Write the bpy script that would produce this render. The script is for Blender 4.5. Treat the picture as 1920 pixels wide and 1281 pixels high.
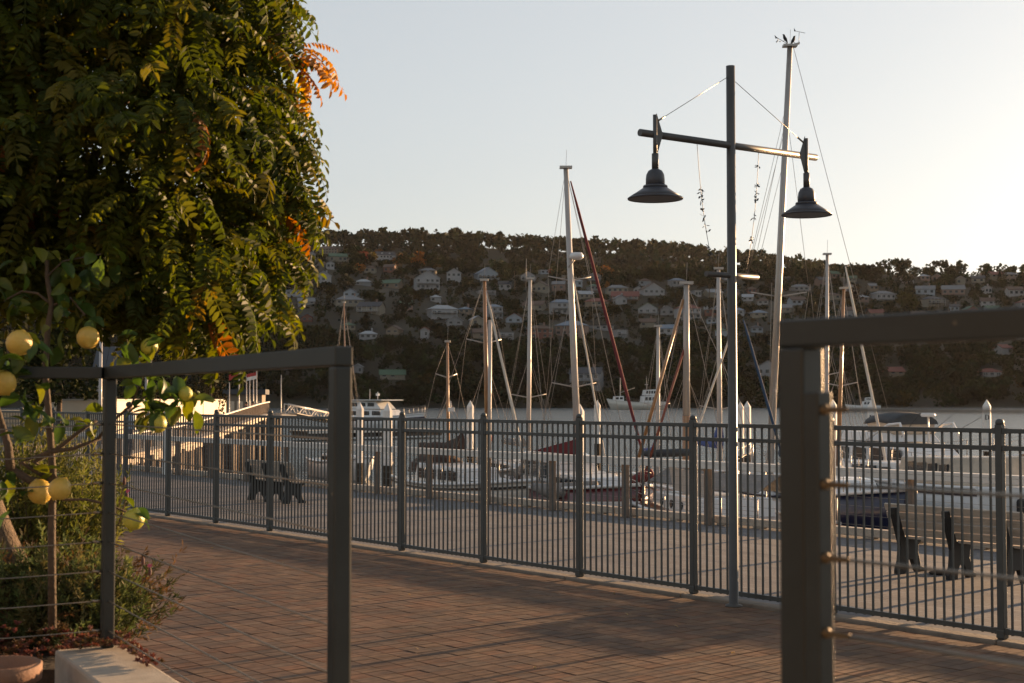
import bpy, math, random
import numpy as np
from mathutils import Vector, Matrix, Quaternion
R = math.radians
rnd = random.Random(11)
nrs = np.random.RandomState(5)
for o in list(bpy.data.objects):
    bpy.data.objects.remove(o, do_unlink=True)
SC = bpy.context.scene
COL = SC.collection

# ------------------------------------------------------------------ camera
F, CX, CY, HOR, EYE = 2667.0, 960.0, 640.5, 749.0, 2.1
PITCH = math.atan((HOR - CY) / F)
CP, SP = math.cos(PITCH), math.sin(PITCH)
cd = bpy.data.cameras.new('camera')
cam = bpy.data.objects.new('camera', cd)
COL.objects.link(cam)
cam.location = (0, 0, EYE)
cam.rotation_euler = (R(90) + PITCH, 0, 0)
cd.sensor_width = 36
cd.lens = 36 * F / 1920
cd.clip_start = 0.1
cd.clip_end = 9000
cd.dof.use_dof = True
cd.dof.focus_distance = 18
cd.dof.aperture_fstop = 6.3
SC.camera = cam

# ------------------------------------------------------------------ sky, sun, exposure
SUN_AZ, SUN_EL = R(47), R(7.5)
w = bpy.data.worlds.new('World')
SC.world = w
w.use_nodes = True
nt = w.node_tree
nt.nodes.clear()
sky = nt.nodes.new('ShaderNodeTexSky')
sky.sky_type = 'NISHITA'
sky.sun_disc = False
sky.sun_elevation = SUN_EL
sky.sun_rotation = SUN_AZ
sky.altitude = 0
sky.air_density = 1.0
sky.dust_density = 1.7
sky.ozone_density = 1.8
bg = nt.nodes.new('ShaderNodeBackground')
bg.inputs['Strength'].default_value = 0.14
wo = nt.nodes.new('ShaderNodeOutputWorld')
hs_ = nt.nodes.new('ShaderNodeHueSaturation')       # thin high haze: paler, evener sky all round
hs_.inputs['Saturation'].default_value = 0.56
gm_ = nt.nodes.new('ShaderNodeGamma')
gm_.inputs['Gamma'].default_value = 0.5
nt.links.new(sky.outputs[0], hs_.inputs['Color'])
nt.links.new(hs_.outputs[0], gm_.inputs['Color'])
nt.links.new(gm_.outputs[0], bg.inputs['Color'])
nt.links.new(bg.outputs[0], wo.inputs['Surface'])
sl = bpy.data.lights.new('sun', 'SUN')
sl.energy = 5.0
sl.angle = R(0.53)
sl.color = (1.0, 0.61, 0.31)
so = bpy.data.objects.new('sun', sl)
COL.objects.link(so)
SDIR = Vector((math.sin(SUN_AZ) * math.cos(SUN_EL), math.cos(SUN_AZ) * math.cos(SUN_EL), math.sin(SUN_EL)))
so.rotation_euler = SDIR.to_track_quat('Z', 'Y').to_euler()
so.location = SDIR * 60
SC.view_settings.view_transform = 'Standard'
SC.view_settings.look = 'None'
SC.view_settings.exposure = 1.5
SC.view_settings.gamma = 1.0

# ------------------------------------------------------------------ pixels to places
def ray(px, py):
    u, v = (px - CX) / F, (CY - py) / F
    d = Vector((u, CP - v * SP, SP + v * CP))
    return d / d.y
def at(px, py, d):
    return Vector((0, 0, EYE)) + ray(px, py) * d
def gnd(px, py, z=0.0):
    r = ray(px, py)
    return Vector((0, 0, EYE)) + r * ((z - EYE) / r.z)
def col_at(px, d, z):
    """point at depth d and height z on the vertical through pixel column px"""
    return Vector((ray(px, HOR).x * d, d, z))
def proj(p):
    x, y, z = p[0], p[1], p[2] - EYE
    dep = y * CP + z * SP
    return CX + F * x / dep, CY - F * (-y * SP + z * CP) / dep

# ------------------------------------------------------------------ mesh builder
class MB:
    def __init__(s):
        s.v, s.f, s.sm = [], [], []
    def add(s, vs, fs, smooth=False):
        o = len(s.v)
        s.v += [tuple(v) for v in vs]
        s.f += [tuple(i + o for i in f) for f in fs]
        s.sm += [smooth] * len(fs)
        return s
    def box(s, c, sz, rz=0.0, rot=None):
        m = rot if rot is not None else Matrix.Rotation(rz, 3, 'Z')
        c = Vector(c)
        vs = [c + m @ Vector((x * sz[0] / 2, y * sz[1] / 2, z * sz[2] / 2)) for x in (-1, 1) for y in (-1, 1) for z in (-1, 1)]
        return s.add(vs, [(0, 1, 3, 2), (4, 6, 7, 5), (0, 4, 5, 1), (2, 3, 7, 6), (0, 2, 6, 4), (1, 5, 7, 3)])
    def bar(s, p0, p1, wd, ht, up=(0, 0, 1)):
        p0, p1 = Vector(p0), Vector(p1)
        a = (p1 - p0).normalized()
        u = Vector(up)
        sd = a.cross(u)
        if sd.length < 1e-4:
            sd = Vector((1, 0, 0))
        sd.normalize()
        u = sd.cross(a).normalized()
        vs = [p + sd * (x * wd / 2) + u * (z * ht / 2) for p in (p0, p1) for x, z in ((-1, -1), (1, -1), (1, 1), (-1, 1))]
        return s.add(vs, [(3, 2, 1, 0), (4, 5, 6, 7), (0, 1, 5, 4), (1, 2, 6, 5), (2, 3, 7, 6), (3, 0, 4, 7)])
    def path(s, pts, rs, n=7, caps=True, sq=1.0):
        pts = [Vector(p) for p in pts]
        if not hasattr(rs, '__len__'):
            rs = [rs] * len(pts)
        vs = []
        ref = None
        for i, p in enumerate(pts):
            a = (pts[min(i + 1, len(pts) - 1)] - pts[max(i - 1, 0)]).normalized()
            if ref is None:
                ref = a.orthogonal().normalized()
            x = (ref - a * ref.dot(a)).normalized()
            ref = x
            y = a.cross(x)
            for k in range(n):
                t = 2 * math.pi * k / n
                vs.append(p + (x * math.cos(t) + y * math.sin(t) * sq) * rs[i])
        fs = []
        for i in range(len(pts) - 1):
            for k in range(n):
                fs.append((i * n + k, i * n + (k + 1) % n, (i + 1) * n + (k + 1) % n, (i + 1) * n + k))
        s.add(vs, fs, True)
        if caps:
            o = len(s.v) - len(vs)
            s.f += [tuple(o + k for k in reversed(range(n))), tuple(o + (len(pts) - 1) * n + k for k in range(n))]
            s.sm += [False, False]
        return s
    def tube(s, p0, p1, r0, r1=None, n=8):
        return s.path([p0, p1], [r0, r0 if r1 is None else r1], n)
    def lathe(s, prof, c=(0, 0, 0), n=20):
        c = Vector(c)
        vs = [c + Vector((r * math.cos(2 * math.pi * k / n), r * math.sin(2 * math.pi * k / n), z)) for r, z in prof for k in range(n)]
        fs = [(i * n + k, i * n + (k + 1) % n, (i + 1) * n + (k + 1) % n, (i + 1) * n + k) for i in range(len(prof) - 1) for k in range(n)]
        s.add(vs, fs, True)
        o = len(s.v) - len(vs)
        if prof[0][0] > 1e-5:
            s.f.append(tuple(o + k for k in reversed(range(n)))); s.sm.append(False)
        if prof[-1][0] > 1e-5:
            s.f.append(tuple(o + (len(prof) - 1) * n + k for k in range(n))); s.sm.append(False)
        return s
    def prism(s, poly, org, ux, uy, t):
        """polygon (2d) extruded by +-t/2 along ux x uy"""
        org, ux, uy = Vector(org), Vector(ux).normalized(), Vector(uy).normalized()
        nn = ux.cross(uy)
        k = len(poly)
        vs = [org + ux * a + uy * b + nn * (sg * t / 2) for sg in (-1, 1) for a, b in poly]
        fs = [tuple(reversed(range(k))), tuple(range(k, 2 * k))] + [(i, (i + 1) % k, k + (i + 1) % k, k + i) for i in range(k)]
        return s.add(vs, fs)
    def slab(s, poly, z0, z1):
        k = len(poly)
        vs = [(p[0], p[1], z) for z in (z0, z1) for p in poly]
        fs = [tuple(reversed(range(k))), tuple(range(k, 2 * k))] + [(i, (i + 1) % k, k + (i + 1) % k, k + i) for i in range(k)]
        return s.add(vs, fs)
    def loft(s, rings, cap=True, smooth=True, closed=True):
        n = len(rings[0])
        vs = [p for r in rings for p in r]
        m = n if closed else n - 1
        fs = [(i * n + k, i * n + (k + 1) % n, (i + 1) * n + (k + 1) % n, (i + 1) * n + k) for i in range(len(rings) - 1) for k in range(m)]
        s.add(vs, fs, smooth)
        if cap:
            o = len(s.v) - len(vs)
            s.f += [tuple(o + k for k in reversed(range(n))), tuple(o + (len(rings) - 1) * n + k for k in range(n))]
            s.sm += [False, False]
        return s
    def build(s, name, mat, parent=None, world=False, bev=0, **tags):
        me = bpy.data.meshes.new(name)
        vs = s.v
        if world and parent is not None:
            im = pmat(parent).inverted()
            vs = [im @ Vector(v) for v in vs]
        me.from_pydata([tuple(v) for v in vs], [], s.f)
        me.polygons.foreach_set('use_smooth', s.sm)
        me.materials.append(mat)
        me.update()
        o = link(name, me, parent)
        if bev:
            b = o.modifiers.new('bevel', 'BEVEL'); b.width = bev; b.segments = 2; b.limit_method = 'ANGLE'
        settag(o, **tags)
        return o

def pmat(p):
    m = Matrix.Identity(4)
    while p is not None:
        m = Matrix.LocRotScale(p.location, p.rotation_euler, p.scale) @ m
        p = p.parent
    return m
def link(name, data, parent=None):
    o = bpy.data.objects.new(name, data)
    COL.objects.link(o)
    if parent is not None:
        o.parent = parent
    return o
def settag(o, label=None, cat=None, group=None, kind=None):
    if label: o['label'] = label
    if cat: o['category'] = cat
    if group: o['group'] = group
    if kind: o['kind'] = kind
def thing(name, label, cat, loc=(0, 0, 0), rz=0.0, group=None):
    o = link(name, None)
    o.location = loc
    o.rotation_euler = (0, 0, rz)
    o.empty_display_size = 0.2
    settag(o, label, cat, group)
    return o
def copyobj(src, parent=None, loc=None, rot=None, scale=None):
    o = src.copy()
    COL.objects.link(o)
    o.parent = parent
    if loc is not None: o.location = loc
    if rot is not None: o.rotation_euler = rot
    if scale is not None: o.scale = (scale,) * 3
    return o
def npmesh(name, V, Q, mat, tint=None, parent=None, smooth=False):
    """V (n,3), Q (m,4) quads, tint (m,3) face colours"""
    me = bpy.data.meshes.new(name or 'piece')
    V = np.asarray(V, np.float32); Q = np.asarray(Q, np.int32)
    me.vertices.add(len(V)); me.vertices.foreach_set('co', V.ravel())
    me.loops.add(Q.size); me.loops.foreach_set('vertex_index', Q.ravel())
    me.polygons.add(len(Q)); me.polygons.foreach_set('loop_start', np.arange(0, Q.size, 4, dtype=np.int32))
    me.polygons.foreach_set('use_smooth', np.full(len(Q), smooth))
    if tint is not None:
        a = me.attributes.new('tint', 'FLOAT_COLOR', 'FACE')
        c = np.ones((len(Q), 4), np.float32); c[:, :3] = tint
        a.data.foreach_set('color', c.ravel())
    me.materials.append(mat)
    me.update(calc_edges=True)
    return link(name, me, parent) if name else me

# ------------------------------------------------------------------ materials
def nodes(name):
    m = bpy.data.materials.new(name)
    m.use_nodes = True
    t = m.node_tree
    return m, t, t.nodes['Principled BSDF'], t.nodes['Material Output']
def M(name, col, rough=0.6, metal=0.0, var=0.18, scale=3.0, bump=0.0, bscale=40.0, col2=None, spec=0.5, coat=0.0, stretch=None):
    m, t, b, out = nodes(name)
    tc = t.nodes.new('ShaderNodeTexCoord')
    vec = tc.outputs['Object']
    if stretch:
        mp = t.nodes.new('ShaderNodeMapping'); mp.inputs['Scale'].default_value = stretch
        t.links.new(vec, mp.inputs['Vector']); vec = mp.outputs['Vector']
    n = t.nodes.new('ShaderNodeTexNoise')
    n.inputs['Scale'].default_value = scale; n.inputs['Detail'].default_value = 6; n.inputs['Roughness'].default_value = 0.65
    t.links.new(vec, n.inputs['Vector'])
    rp = t.nodes.new('ShaderNodeValToRGB')
    lo = [c * (1 - var) for c in col]; hi = [min(1, c * (1 + var)) for c in (col2 or col)]
    rp.color_ramp.elements[0].position = 0.3; rp.color_ramp.elements[1].position = 0.7
    rp.color_ramp.elements[0].color = (*lo, 1); rp.color_ramp.elements[1].color = (*hi, 1)
    t.links.new(n.outputs['Fac'], rp.inputs['Fac'])
    t.links.new(rp.outputs['Color'], b.inputs['Base Color'])
    rr = t.nodes.new('ShaderNodeMapRange')
    rr.inputs['To Min'].default_value = max(0.03, rough - 0.08); rr.inputs['To Max'].default_value = min(1, rough + 0.1)
    t.links.new(n.outputs['Fac'], rr.inputs['Value']); t.links.new(rr.outputs[0], b.inputs['Roughness'])
    b.inputs['Metallic'].default_value = metal
    b.inputs['Specular IOR Level'].default_value = spec
    b.inputs['Coat Weight'].default_value = coat
    if bump:
        n2 = t.nodes.new('ShaderNodeTexNoise'); n2.inputs['Scale'].default_value = bscale; n2.inputs['Detail'].default_value = 4
        t.links.new(vec, n2.inputs['Vector'])
        bp = t.nodes.new('ShaderNodeBump'); bp.inputs['Strength'].default_value = bump; bp.inputs['Distance'].default_value = 0.02
        t.links.new(n2.outputs['Fac'], bp.inputs['Height']); t.links.new(bp.outputs['Normal'], b.inputs['Normal'])
    return m
def MTINT(name, rough=0.6, trans=0.0, gain=1.0, spec=0.3, noise=0.15, nscale=30.0):
    """colour from the piece's own tint; leaves also let light through"""
    m, t, b, out = nodes(name)
    a = t.nodes.new('ShaderNodeAttribute'); a.attribute_name = 'tint'
    n = t.nodes.new('ShaderNodeTexNoise'); n.inputs['Scale'].default_value = nscale; n.inputs['Detail'].default_value = 5
    tc = t.nodes.new('ShaderNodeTexCoord'); t.links.new(tc.outputs['Object'], n.inputs['Vector'])
    mr = t.nodes.new('ShaderNodeMapRange'); mr.inputs['From Min'].default_value = 0.25; mr.inputs['From Max'].default_value = 0.75
    mr.inputs['To Min'].default_value = gain * (1 - noise); mr.inputs['To Max'].default_value = gain * (1 + noise)
    t.links.new(n.outputs['Fac'], mr.inputs['Value'])
    mx = t.nodes.new('ShaderNodeVectorMath'); mx.operation = 'SCALE'
    t.links.new(a.outputs['Color'], mx.inputs[0]); t.links.new(mr.outputs[0], mx.inputs['Scale'])
    t.links.new(mx.outputs[0], b.inputs['Base Color'])
    b.inputs['Roughness'].default_value = rough; b.inputs['Specular IOR Level'].default_value = spec
    if trans:
        tr = t.nodes.new('ShaderNodeBsdfTranslucent')
        hs = t.nodes.new('ShaderNodeHueSaturation'); hs.inputs['Value'].default_value = 1.5; hs.inputs['Saturation'].default_value = 1.15
        t.links.new(mx.outputs[0], hs.inputs['Color']); t.links.new(hs.outputs[0], tr.inputs['Color'])
        ms = t.nodes.new('ShaderNodeMixShader'); ms.inputs[0].default_value = trans
        t.links.new(b.outputs[0], ms.inputs[1]); t.links.new(tr.outputs[0], ms.inputs[2]); t.links.new(ms.outputs[0], out.inputs['Surface'])
    return m
def MBRICK(name, c1, c2, mort, bw, bh, rz, rough=0.75, bump=0.3):
    m, t, b, out = nodes(name)
    tc = t.nodes.new('ShaderNodeTexCoord')
    mp = t.nodes.new('ShaderNodeMapping'); mp.inputs['Rotation'].default_value = (0, 0, rz)
    t.links.new(tc.outputs['Object'], mp.inputs['Vector'])
    br = t.nodes.new('ShaderNodeTexBrick')
    br.inputs['Scale'].default_value = 1; br.inputs['Brick Width'].default_value = bw; br.inputs['Row Height'].default_value = bh
    br.inputs['Mortar Size'].default_value = 0.006; br.inputs['Color1'].default_value = (*c1, 1); br.inputs['Color2'].default_value = (*c2, 1); br.inputs['Mortar'].default_value = (*mort, 1)
    t.links.new(mp.outputs[0], br.inputs['Vector'])
    n = t.nodes.new('ShaderNodeTexNoise'); n.inputs['Scale'].default_value = 1.3; n.inputs['Detail'].default_value = 8
    t.links.new(tc.outputs['Object'], n.inputs['Vector'])
    mx = t.nodes.new('ShaderNodeMix'); mx.data_type = 'RGBA'; mx.blend_type = 'MULTIPLY'; mx.inputs[0].default_value = 0.6
    t.links.new(br.outputs['Color'], mx.inputs[6]); t.links.new(n.outputs['Fac'], mx.inputs[7])
    g = t.nodes.new('ShaderNodeVectorMath'); g.operation = 'SCALE'; g.inputs['Scale'].default_value = 1.4
    t.links.new(mx.outputs[2], g.inputs[0]); t.links.new(g.outputs[0], b.inputs['Base Color'])
    b.inputs['Roughness'].default_value = rough
    bp = t.nodes.new('ShaderNodeBump'); bp.inputs['Strength'].default_value = bump; bp.inputs['Distance'].default_value = 0.01; bp.invert = True
    t.links.new(br.outputs['Fac'], bp.inputs['Height']); t.links.new(bp.outputs['Normal'], b.inputs['Normal'])
    return m

m_fence = M('fence_paint', (0.062, 0.066, 0.062), 0.45, 0, 0.12, 5, spec=0.4)
m_rail = M('railing_paint', (0.023, 0.026, 0.023), 0.42, 0, 0.2, 9, spec=0.4)
def chips(m, scale, thr, col):
    """small paint chips and droppings"""
    t = m.node_tree; b = t.nodes['Principled BSDF']; src = b.inputs['Base Color'].links[0].from_socket
    g = t.nodes.new('ShaderNodeNewGeometry'); n = t.nodes.new('ShaderNodeTexNoise'); n.inputs['Scale'].default_value = scale; n.inputs['Detail'].default_value = 1.5
    t.links.new(g.outputs['Position'], n.inputs['Vector'])
    mr = t.nodes.new('ShaderNodeMapRange'); mr.inputs['From Min'].default_value = thr; mr.inputs['From Max'].default_value = thr + .03
    mx = t.nodes.new('ShaderNodeMix'); mx.data_type = 'RGBA'; mx.inputs[7].default_value = (*col, 1)
    t.links.new(n.outputs['Fac'], mr.inputs['Value']); t.links.new(mr.outputs[0], mx.inputs[0]); t.links.new(src, mx.inputs[6]); t.links.new(mx.outputs[2], b.inputs['Base Color'])
chips(m_rail, 26, .74, (0.22, 0.17, 0.11))
chips(m_fence, 40, .76, (0.16, 0.13, 0.10))
m_lamp = M('lamp_paint', (0.06, 0.058, 0.054), 0.42, 0.0, 0.2, 4)
m_shade = M('lamp_shade_enamel', (0.045, 0.047, 0.055), 0.45, 0, 0.2, 8)
m_wire = M('steel_wire', (0.25, 0.22, 0.18), 0.4, 0.9, 0.2, 20)
m_brass = M('wire_fitting', (0.12, 0.08, 0.04), 0.5, 0.6, 0.25, 40)
m_conc = M('concrete', (0.42, 0.40, 0.36), 0.85, 0, 0.15, 2.5, 0.4, 30)
m_wallw = M('render_wall', (0.33, 0.29, 0.24), 0.9, 0, 0.16, 14, 0.35, 220)
m_kerb = M('kerb_concrete', (0.19, 0.155, 0.12), 0.9, 0, 0.3, 3, 0.5, 25)
m_wood = M('pale_timber', (0.42, 0.36, 0.29), 0.75, 0, 0.2, 5, 0.3, 30, stretch=(1, 8, 8))
m_woodw = M('white_painted_timber', (0.62, 0.58, 0.52), 0.6, 0, 0.12, 3)
m_woodd = M('dark_timber', (0.07, 0.055, 0.045), 0.8, 0, 0.3, 4, 0.4, 25, stretch=(6, 6, 1))
m_woodt = M('weathered_timber', (0.17, 0.13, 0.10), 0.85, 0, 0.3, 4, 0.4, 25, stretch=(6, 6, 1))
m_iron = M('cast_iron', (0.018, 0.018, 0.018), 0.55, 0.2, 0.2, 8)
m_pile = M('pile_white', (0.62, 0.6, 0.57), 0.55, 0, 0.14, 2.2, col2=(0.68, 0.66, 0.62))
m_weed = M('pile_tidal_growth', (0.05, 0.035, 0.022), 0.9, 0, 0.4, 9, 0.8, 20)
m_black = M('black_paint', (0.015, 0.015, 0.017), 0.5)
m_bark = M('bark', (0.12, 0.085, 0.055), 0.95, 0, 0.35, 14, 0.9, 40, stretch=(3, 3, 1))
m_stem = M('stem_wood', (0.085, 0.06, 0.038), 0.85, 0, 0.25, 20, 0.4, 60)
m_terra = M('terracotta', (0.19, 0.10, 0.06), 0.8, 0, 0.15, 8, 0.2, 60)
m_soil = M('soil', (0.035, 0.025, 0.018), 0.95, 0, 0.4, 9, 0.8, 30)
m_leaf = MTINT('wisteria_leaf', 0.58, 0.42, 0.9, 0.22, 0.2, 25)
m_lleaf = MTINT('lemon_leaf', 0.45, 0.35, 0.9, 0.35, 0.2, 40)
m_needle = MTINT('needle_leaf', 0.7, 0.3, 1.0, 0.2, 0.25, 12)
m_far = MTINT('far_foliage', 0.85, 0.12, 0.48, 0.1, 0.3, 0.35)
m_paver = MTINT('brick_paver', 0.8, 0, 1.0, 0.25, 0.3, 9)
def stain(m, scale=.9, lo=.62, hi=1.12):
    """broad worn and dirty patches that run across many pieces"""
    t = m.node_tree; b = t.nodes['Principled BSDF']; src = b.inputs['Base Color'].links[0].from_socket
    g = t.nodes.new('ShaderNodeNewGeometry'); n = t.nodes.new('ShaderNodeTexNoise'); n.inputs['Scale'].default_value = scale; n.inputs['Detail'].default_value = 9; n.inputs['Roughness'].default_value = .7
    t.links.new(g.outputs['Position'], n.inputs['Vector'])
    mr = t.nodes.new('ShaderNodeMapRange'); mr.inputs['From Min'].default_value = .35; mr.inputs['From Max'].default_value = .65; mr.inputs['To Min'].default_value = lo; mr.inputs['To Max'].default_value = hi
    v = t.nodes.new('ShaderNodeVectorMath'); v.operation = 'SCALE'
    t.links.new(n.outputs['Fac'], mr.inputs['Value']); t.links.new(src, v.inputs[0]); t.links.new(mr.outputs[0], v.inputs['Scale']); t.links.new(v.outputs[0], b.inputs['Base Color'])
stain(m_paver, .9, .38, .72)
# ------------------------------------------------------------------ ground, promenade, water
FA, FB = gnd(395, 982), gnd(1880, 1203)
FD = (FB - FA).normalized()                     # along the harbour fence, towards the viewer
FN = Vector((-FD.y, FD.x, 0))                   # across it, towards the water
FANG = math.atan2(FD.y, FD.x)
FO = FB
def sn(s, n, z=0.0):
    return Vector((FO.x + FD.x * s + FN.x * n, FO.y + FD.y * s + FN.y * n, z))
RAILN = (gnd(1325, 985) - FO).dot(FN)           # promenade railing line
EDGE = RAILN + 0.42
WATER = -1.3

m_prom = MBRICK('promenade_paving', (0.125, 0.122, 0.125), (0.09, 0.086, 0.09), (0.06, 0.052, 0.05), 0.23, 0.115, -FANG, 0.8, 0.6)
m_bed = M('paving_bed', (0.07, 0.055, 0.045), 0.95, 0, 0.3, 5)
b = MB()
b.add([sn(-90, EDGE, -0.03), sn(60, EDGE, -0.03), sn(60, -60, -0.03), sn(-90, -60, -0.03)], [(3, 2, 1, 0)])
ground = b.build('ground', m_bed, kind='structure')
b = MB()
b.add([sn(-90, 0.12, 0.0), sn(60, 0.12, 0.0), sn(60, EDGE - 0.05, 0.0), sn(-90, EDGE - 0.05, 0.0)], [(0, 1, 2, 3)])
promenade = b.build('promenade', m_prom, kind='structure')
b = MB()
b.bar(sn(-90, EDGE + 0.1, -1.2), sn(60, EDGE + 0.1, -1.2), 0.2, 2.36)
quay = b.build('quay_wall', m_woodd, kind='structure')

# brick pavers of the plaza: every visible piece is a brick with its own edges
DS, DN, GAP, TH = 0.155, 0.205, 0.005, 0.05
PCOL = [(1.2 * a_, b_, .8 * c_) for a_, b_, c_ in [(0.190, 0.122, 0.085), (0.205, 0.136, 0.096), (0.165, 0.110, 0.082), (0.215, 0.146, 0.10), (0.150, 0.108, 0.086), (0.200, 0.115, 0.074), (0.178, 0.130, 0.10)]]
def paver_arrays(w_, l_):
    e = 0.004
    x, y = w_ / 2, l_ / 2
    V = [(-x, -y, -TH), (x, -y, -TH), (x, y, -TH), (-x, y, -TH), (-x, -y, -e), (x, -y, -e), (x, y, -e), (-x, y, -e),
         (-x + e, -y + e, 0), (x - e, -y + e, 0), (x - e, y - e, 0), (-x + e, y - e, 0)]
    Q = [(0, 1, 5, 4), (1, 2, 6, 5), (2, 3, 7, 6), (3, 0, 4, 7), (4, 5, 9, 8), (5, 6, 10, 9), (6, 7, 11, 10), (7, 4, 8, 11), (8, 9, 10, 11)]
    return np.array(V), np.array(Q)
PV, PQ = paver_arrays(DS - GAP, DN - GAP)
pav = thing('brick_paving', '', '', (0, 0, 0))
pav.pop('label', None); pav.pop('category', None)
pav['kind'] = 'structure'
cells = []
for i in range(-110, 60):
    for j in range(0, 36):
        s_, n_ = i * DS, -0.30 - j * DN
        c = sn(s_, n_)
        if c.y < 3.0: continue
        px, py = proj(c)
        vis = -40 < px < 1960 and py < 1300
        if not vis and (px < -700 or px > 2300 or c.y < 7): continue
        area = (F / c.y) ** 2 / c.y if vis else 0
        if px < 235 and py > 1000: area *= 0.1
        if 610 < px < 665 or 1460 < px < 1560: area *= 0.2
        cells.append((area, s_, n_, c))
cells.sort(key=lambda q: -q[0])
pm = []
for k in range(7):
    me = npmesh(None, PV, PQ, m_paver, np.tile(PCOL[k], (len(PQ), 1)))
    pm.append(me)
cc, ss = math.cos(FANG), math.sin(FANG)
ROT = np.array([[cc, -ss, 0], [ss, cc, 0], [0, 0, 1]])
bigV, bigQ, bigT = [], [], []
for k, (a, s_, n_, c) in enumerate(cells):
    dz = rnd.uniform(-0.002, 0.002); tx, ty = rnd.gauss(0, 0.006), rnd.gauss(0, 0.006); rz = rnd.gauss(0, 0.006)
    ci = rnd.randrange(7)
    if k < 290:
        o = link('brick', pm[ci], pav)
        o.location = (c.x, c.y, dz); o.rotation_euler = (tx, ty, FANG + rz)
    else:
        V = PV.copy(); V[:, 2] += V[:, 0] * tx + V[:, 1] * ty + dz
        V = V @ ROT.T + np.array([c.x, c.y, 0])
        bigQ.append(PQ + 12 * len(bigV)); bigV.append(V)
        g = rnd.uniform(0.86, 1.12)
        bigT.append(np.tile(np.array(PCOL[ci]) * g, (len(PQ), 1)))
o = npmesh('bricks', np.concatenate(bigV), np.concatenate(bigQ), m_paver, np.concatenate(bigT), pav)
o['kind'] = 'stuff'

# low concrete strip that the harbour fence stands on
b = MB()
for k in range(-16, 5):
    b.bar(sn(k * 1.9 + 0.004, -0.01, -0.005), sn(k * 1.9 + 1.892, -0.01, -0.005), 0.19, 0.05)
b.build('kerb', m_kerb, bev=0.012, kind='structure')
# timber kerb beam along the promenade edge
b = MB()
for k in range(-20, 6):
    b.bar(sn(k * 3.0 + 0.01, RAILN + 0.25, 0.09), sn(k * 3.0 + 2.99, RAILN + 0.25, 0.09), 0.16, 0.12)
    for q in (0.4, 1.5, 2.6):
        b.box(sn(k * 3.0 + q, RAILN + 0.25, 0.015), (0.2, 0.14, 0.03), FANG)
b.build('edge_beam', m_wood, bev=0.01, kind='structure')
# water
m_water, t, bs, out = nodes('river_water')
bs.inputs['Base Color'].default_value = (0.03, 0.04, 0.042, 1)
bs.inputs['Roughness'].default_value = 0.2
bs.inputs['IOR'].default_value = 1.33
tc = t.nodes.new('ShaderNodeTexCoord')
def wnoise(sc, det, stre, dist, prev=None):
    mp = t.nodes.new('ShaderNodeMapping'); mp.inputs['Scale'].default_value = sc; mp.inputs['Rotation'].default_value = (0, 0, 0.12)
    n = t.nodes.new('ShaderNodeTexNoise'); n.inputs['Scale'].default_value = 1; n.inputs['Detail'].default_value = det
    bp = t.nodes.new('ShaderNodeBump'); bp.inputs['Strength'].default_value = stre; bp.inputs['Distance'].default_value = dist
    t.links.new(tc.outputs['Object'], mp.inputs['Vector']); t.links.new(mp.outputs[0], n.inputs['Vector']); t.links.new(n.outputs['Fac'], bp.inputs['Height'])
    if prev: t.links.new(prev.outputs['Normal'], bp.inputs['Normal'])
    return bp
b1 = wnoise((0.10, 0.5, 1), 3, 0.22, 0.30)
b2 = wnoise((0.9, 3.5, 1), 2, 0.32, 0.06, b1)
t.links.new(b2.outputs['Normal'], bs.inputs['Normal'])
b = MB()
b.add([(-4000, -60, WATER), (4000, -60, WATER), (4000, 4000, WATER), (-4000, 4000, WATER)], [(0, 1, 2, 3)])
b.build('water', m_water, kind='structure')

# ------------------------------------------------------------------ the hill across the river
NX = [-2400, -600, 300, 560, 700, 850, 950, 1100, 1300, 1450, 1550, 1700, 1920, 2600, 5000]
NY = [520, 478, 470, 474, 490, 502, 515, 522, 520, 517, 517, 522, 518, 512, 560]
FX = [-2400, -600, 400, 560, 700, 850, 950, 1050, 1150, 1250, 1330, 1450, 1550, 1700, 2600, 5000]
FY = [520, 478, 470, 467, 462, 464, 470, 475, 478, 485, 495, 506, 528, 550, 570, 600]
YS, YR, YF = 566.0, 905.0, 1480.0
def bumps(x, y):
    return 1.6 * np.sin(x / 31.0 + y / 47.0) + 1.2 * np.sin(x / 17.0 - y / 23.0 + 1.3) + 0.8 * np.sin(x / 9.0 + y / 12.0)
def terr(x, y):
    x = np.asarray(x, float); y = np.asarray(y, float)
    sh = YS + 4 * np.sin(x / 60.0) + 3 * np.sin(x / 23.0 + 2)
    rh = (HOR - np.interp(CX + F * x / YR, NX, NY)) / F * YR + EYE
    tt = np.clip((y - sh) / (YR - sh), -0.1, 1)
    z1 = WATER - 0.4 + (rh - WATER) * np.where(tt > 0, np.abs(tt) ** 0.95, tt * 0.3) + bumps(x, y) * np.clip(tt * 6, 0, 1) * (1 - np.clip(tt - 0.85, 0, 1))
    z1 = np.where(y > YR, rh - (y - YR) * 0.06, z1)
    rf = (HOR - np.interp(CX + F * x / YF, FX, FY)) / F * YF + EYE
    t2 = np.clip((y - 960) / (YF - 960), 0, 1)
    z2 = 20 + (rf - 20) * (t2 * t2 * (3 - 2 * t2))
    z2 = np.where(y > YF, rf - (y - YF) * 0.1, z2)
    return np.where(y > 960, np.maximum(z1, z2), z1)
def hit(px, py):
    r = ray(px, py)
    y = np.arange(560, 1700, 1.0)
    z = EYE + r.z * y
    k = np.nonzero(terr(r.x * y, y) >= z)[0]
    d = y[k[0]] if len(k) else 900.0
    return Vector((r.x * d, d, float(terr(r.x * d, d))))
gx = np.linspace(-1500, 1500, 220); gy = np.concatenate([np.linspace(545, 960, 110), np.linspace(975, 2100, 60)])
X, Y = np.meshgrid(gx, gy)
Z = terr(X, Y)
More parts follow.
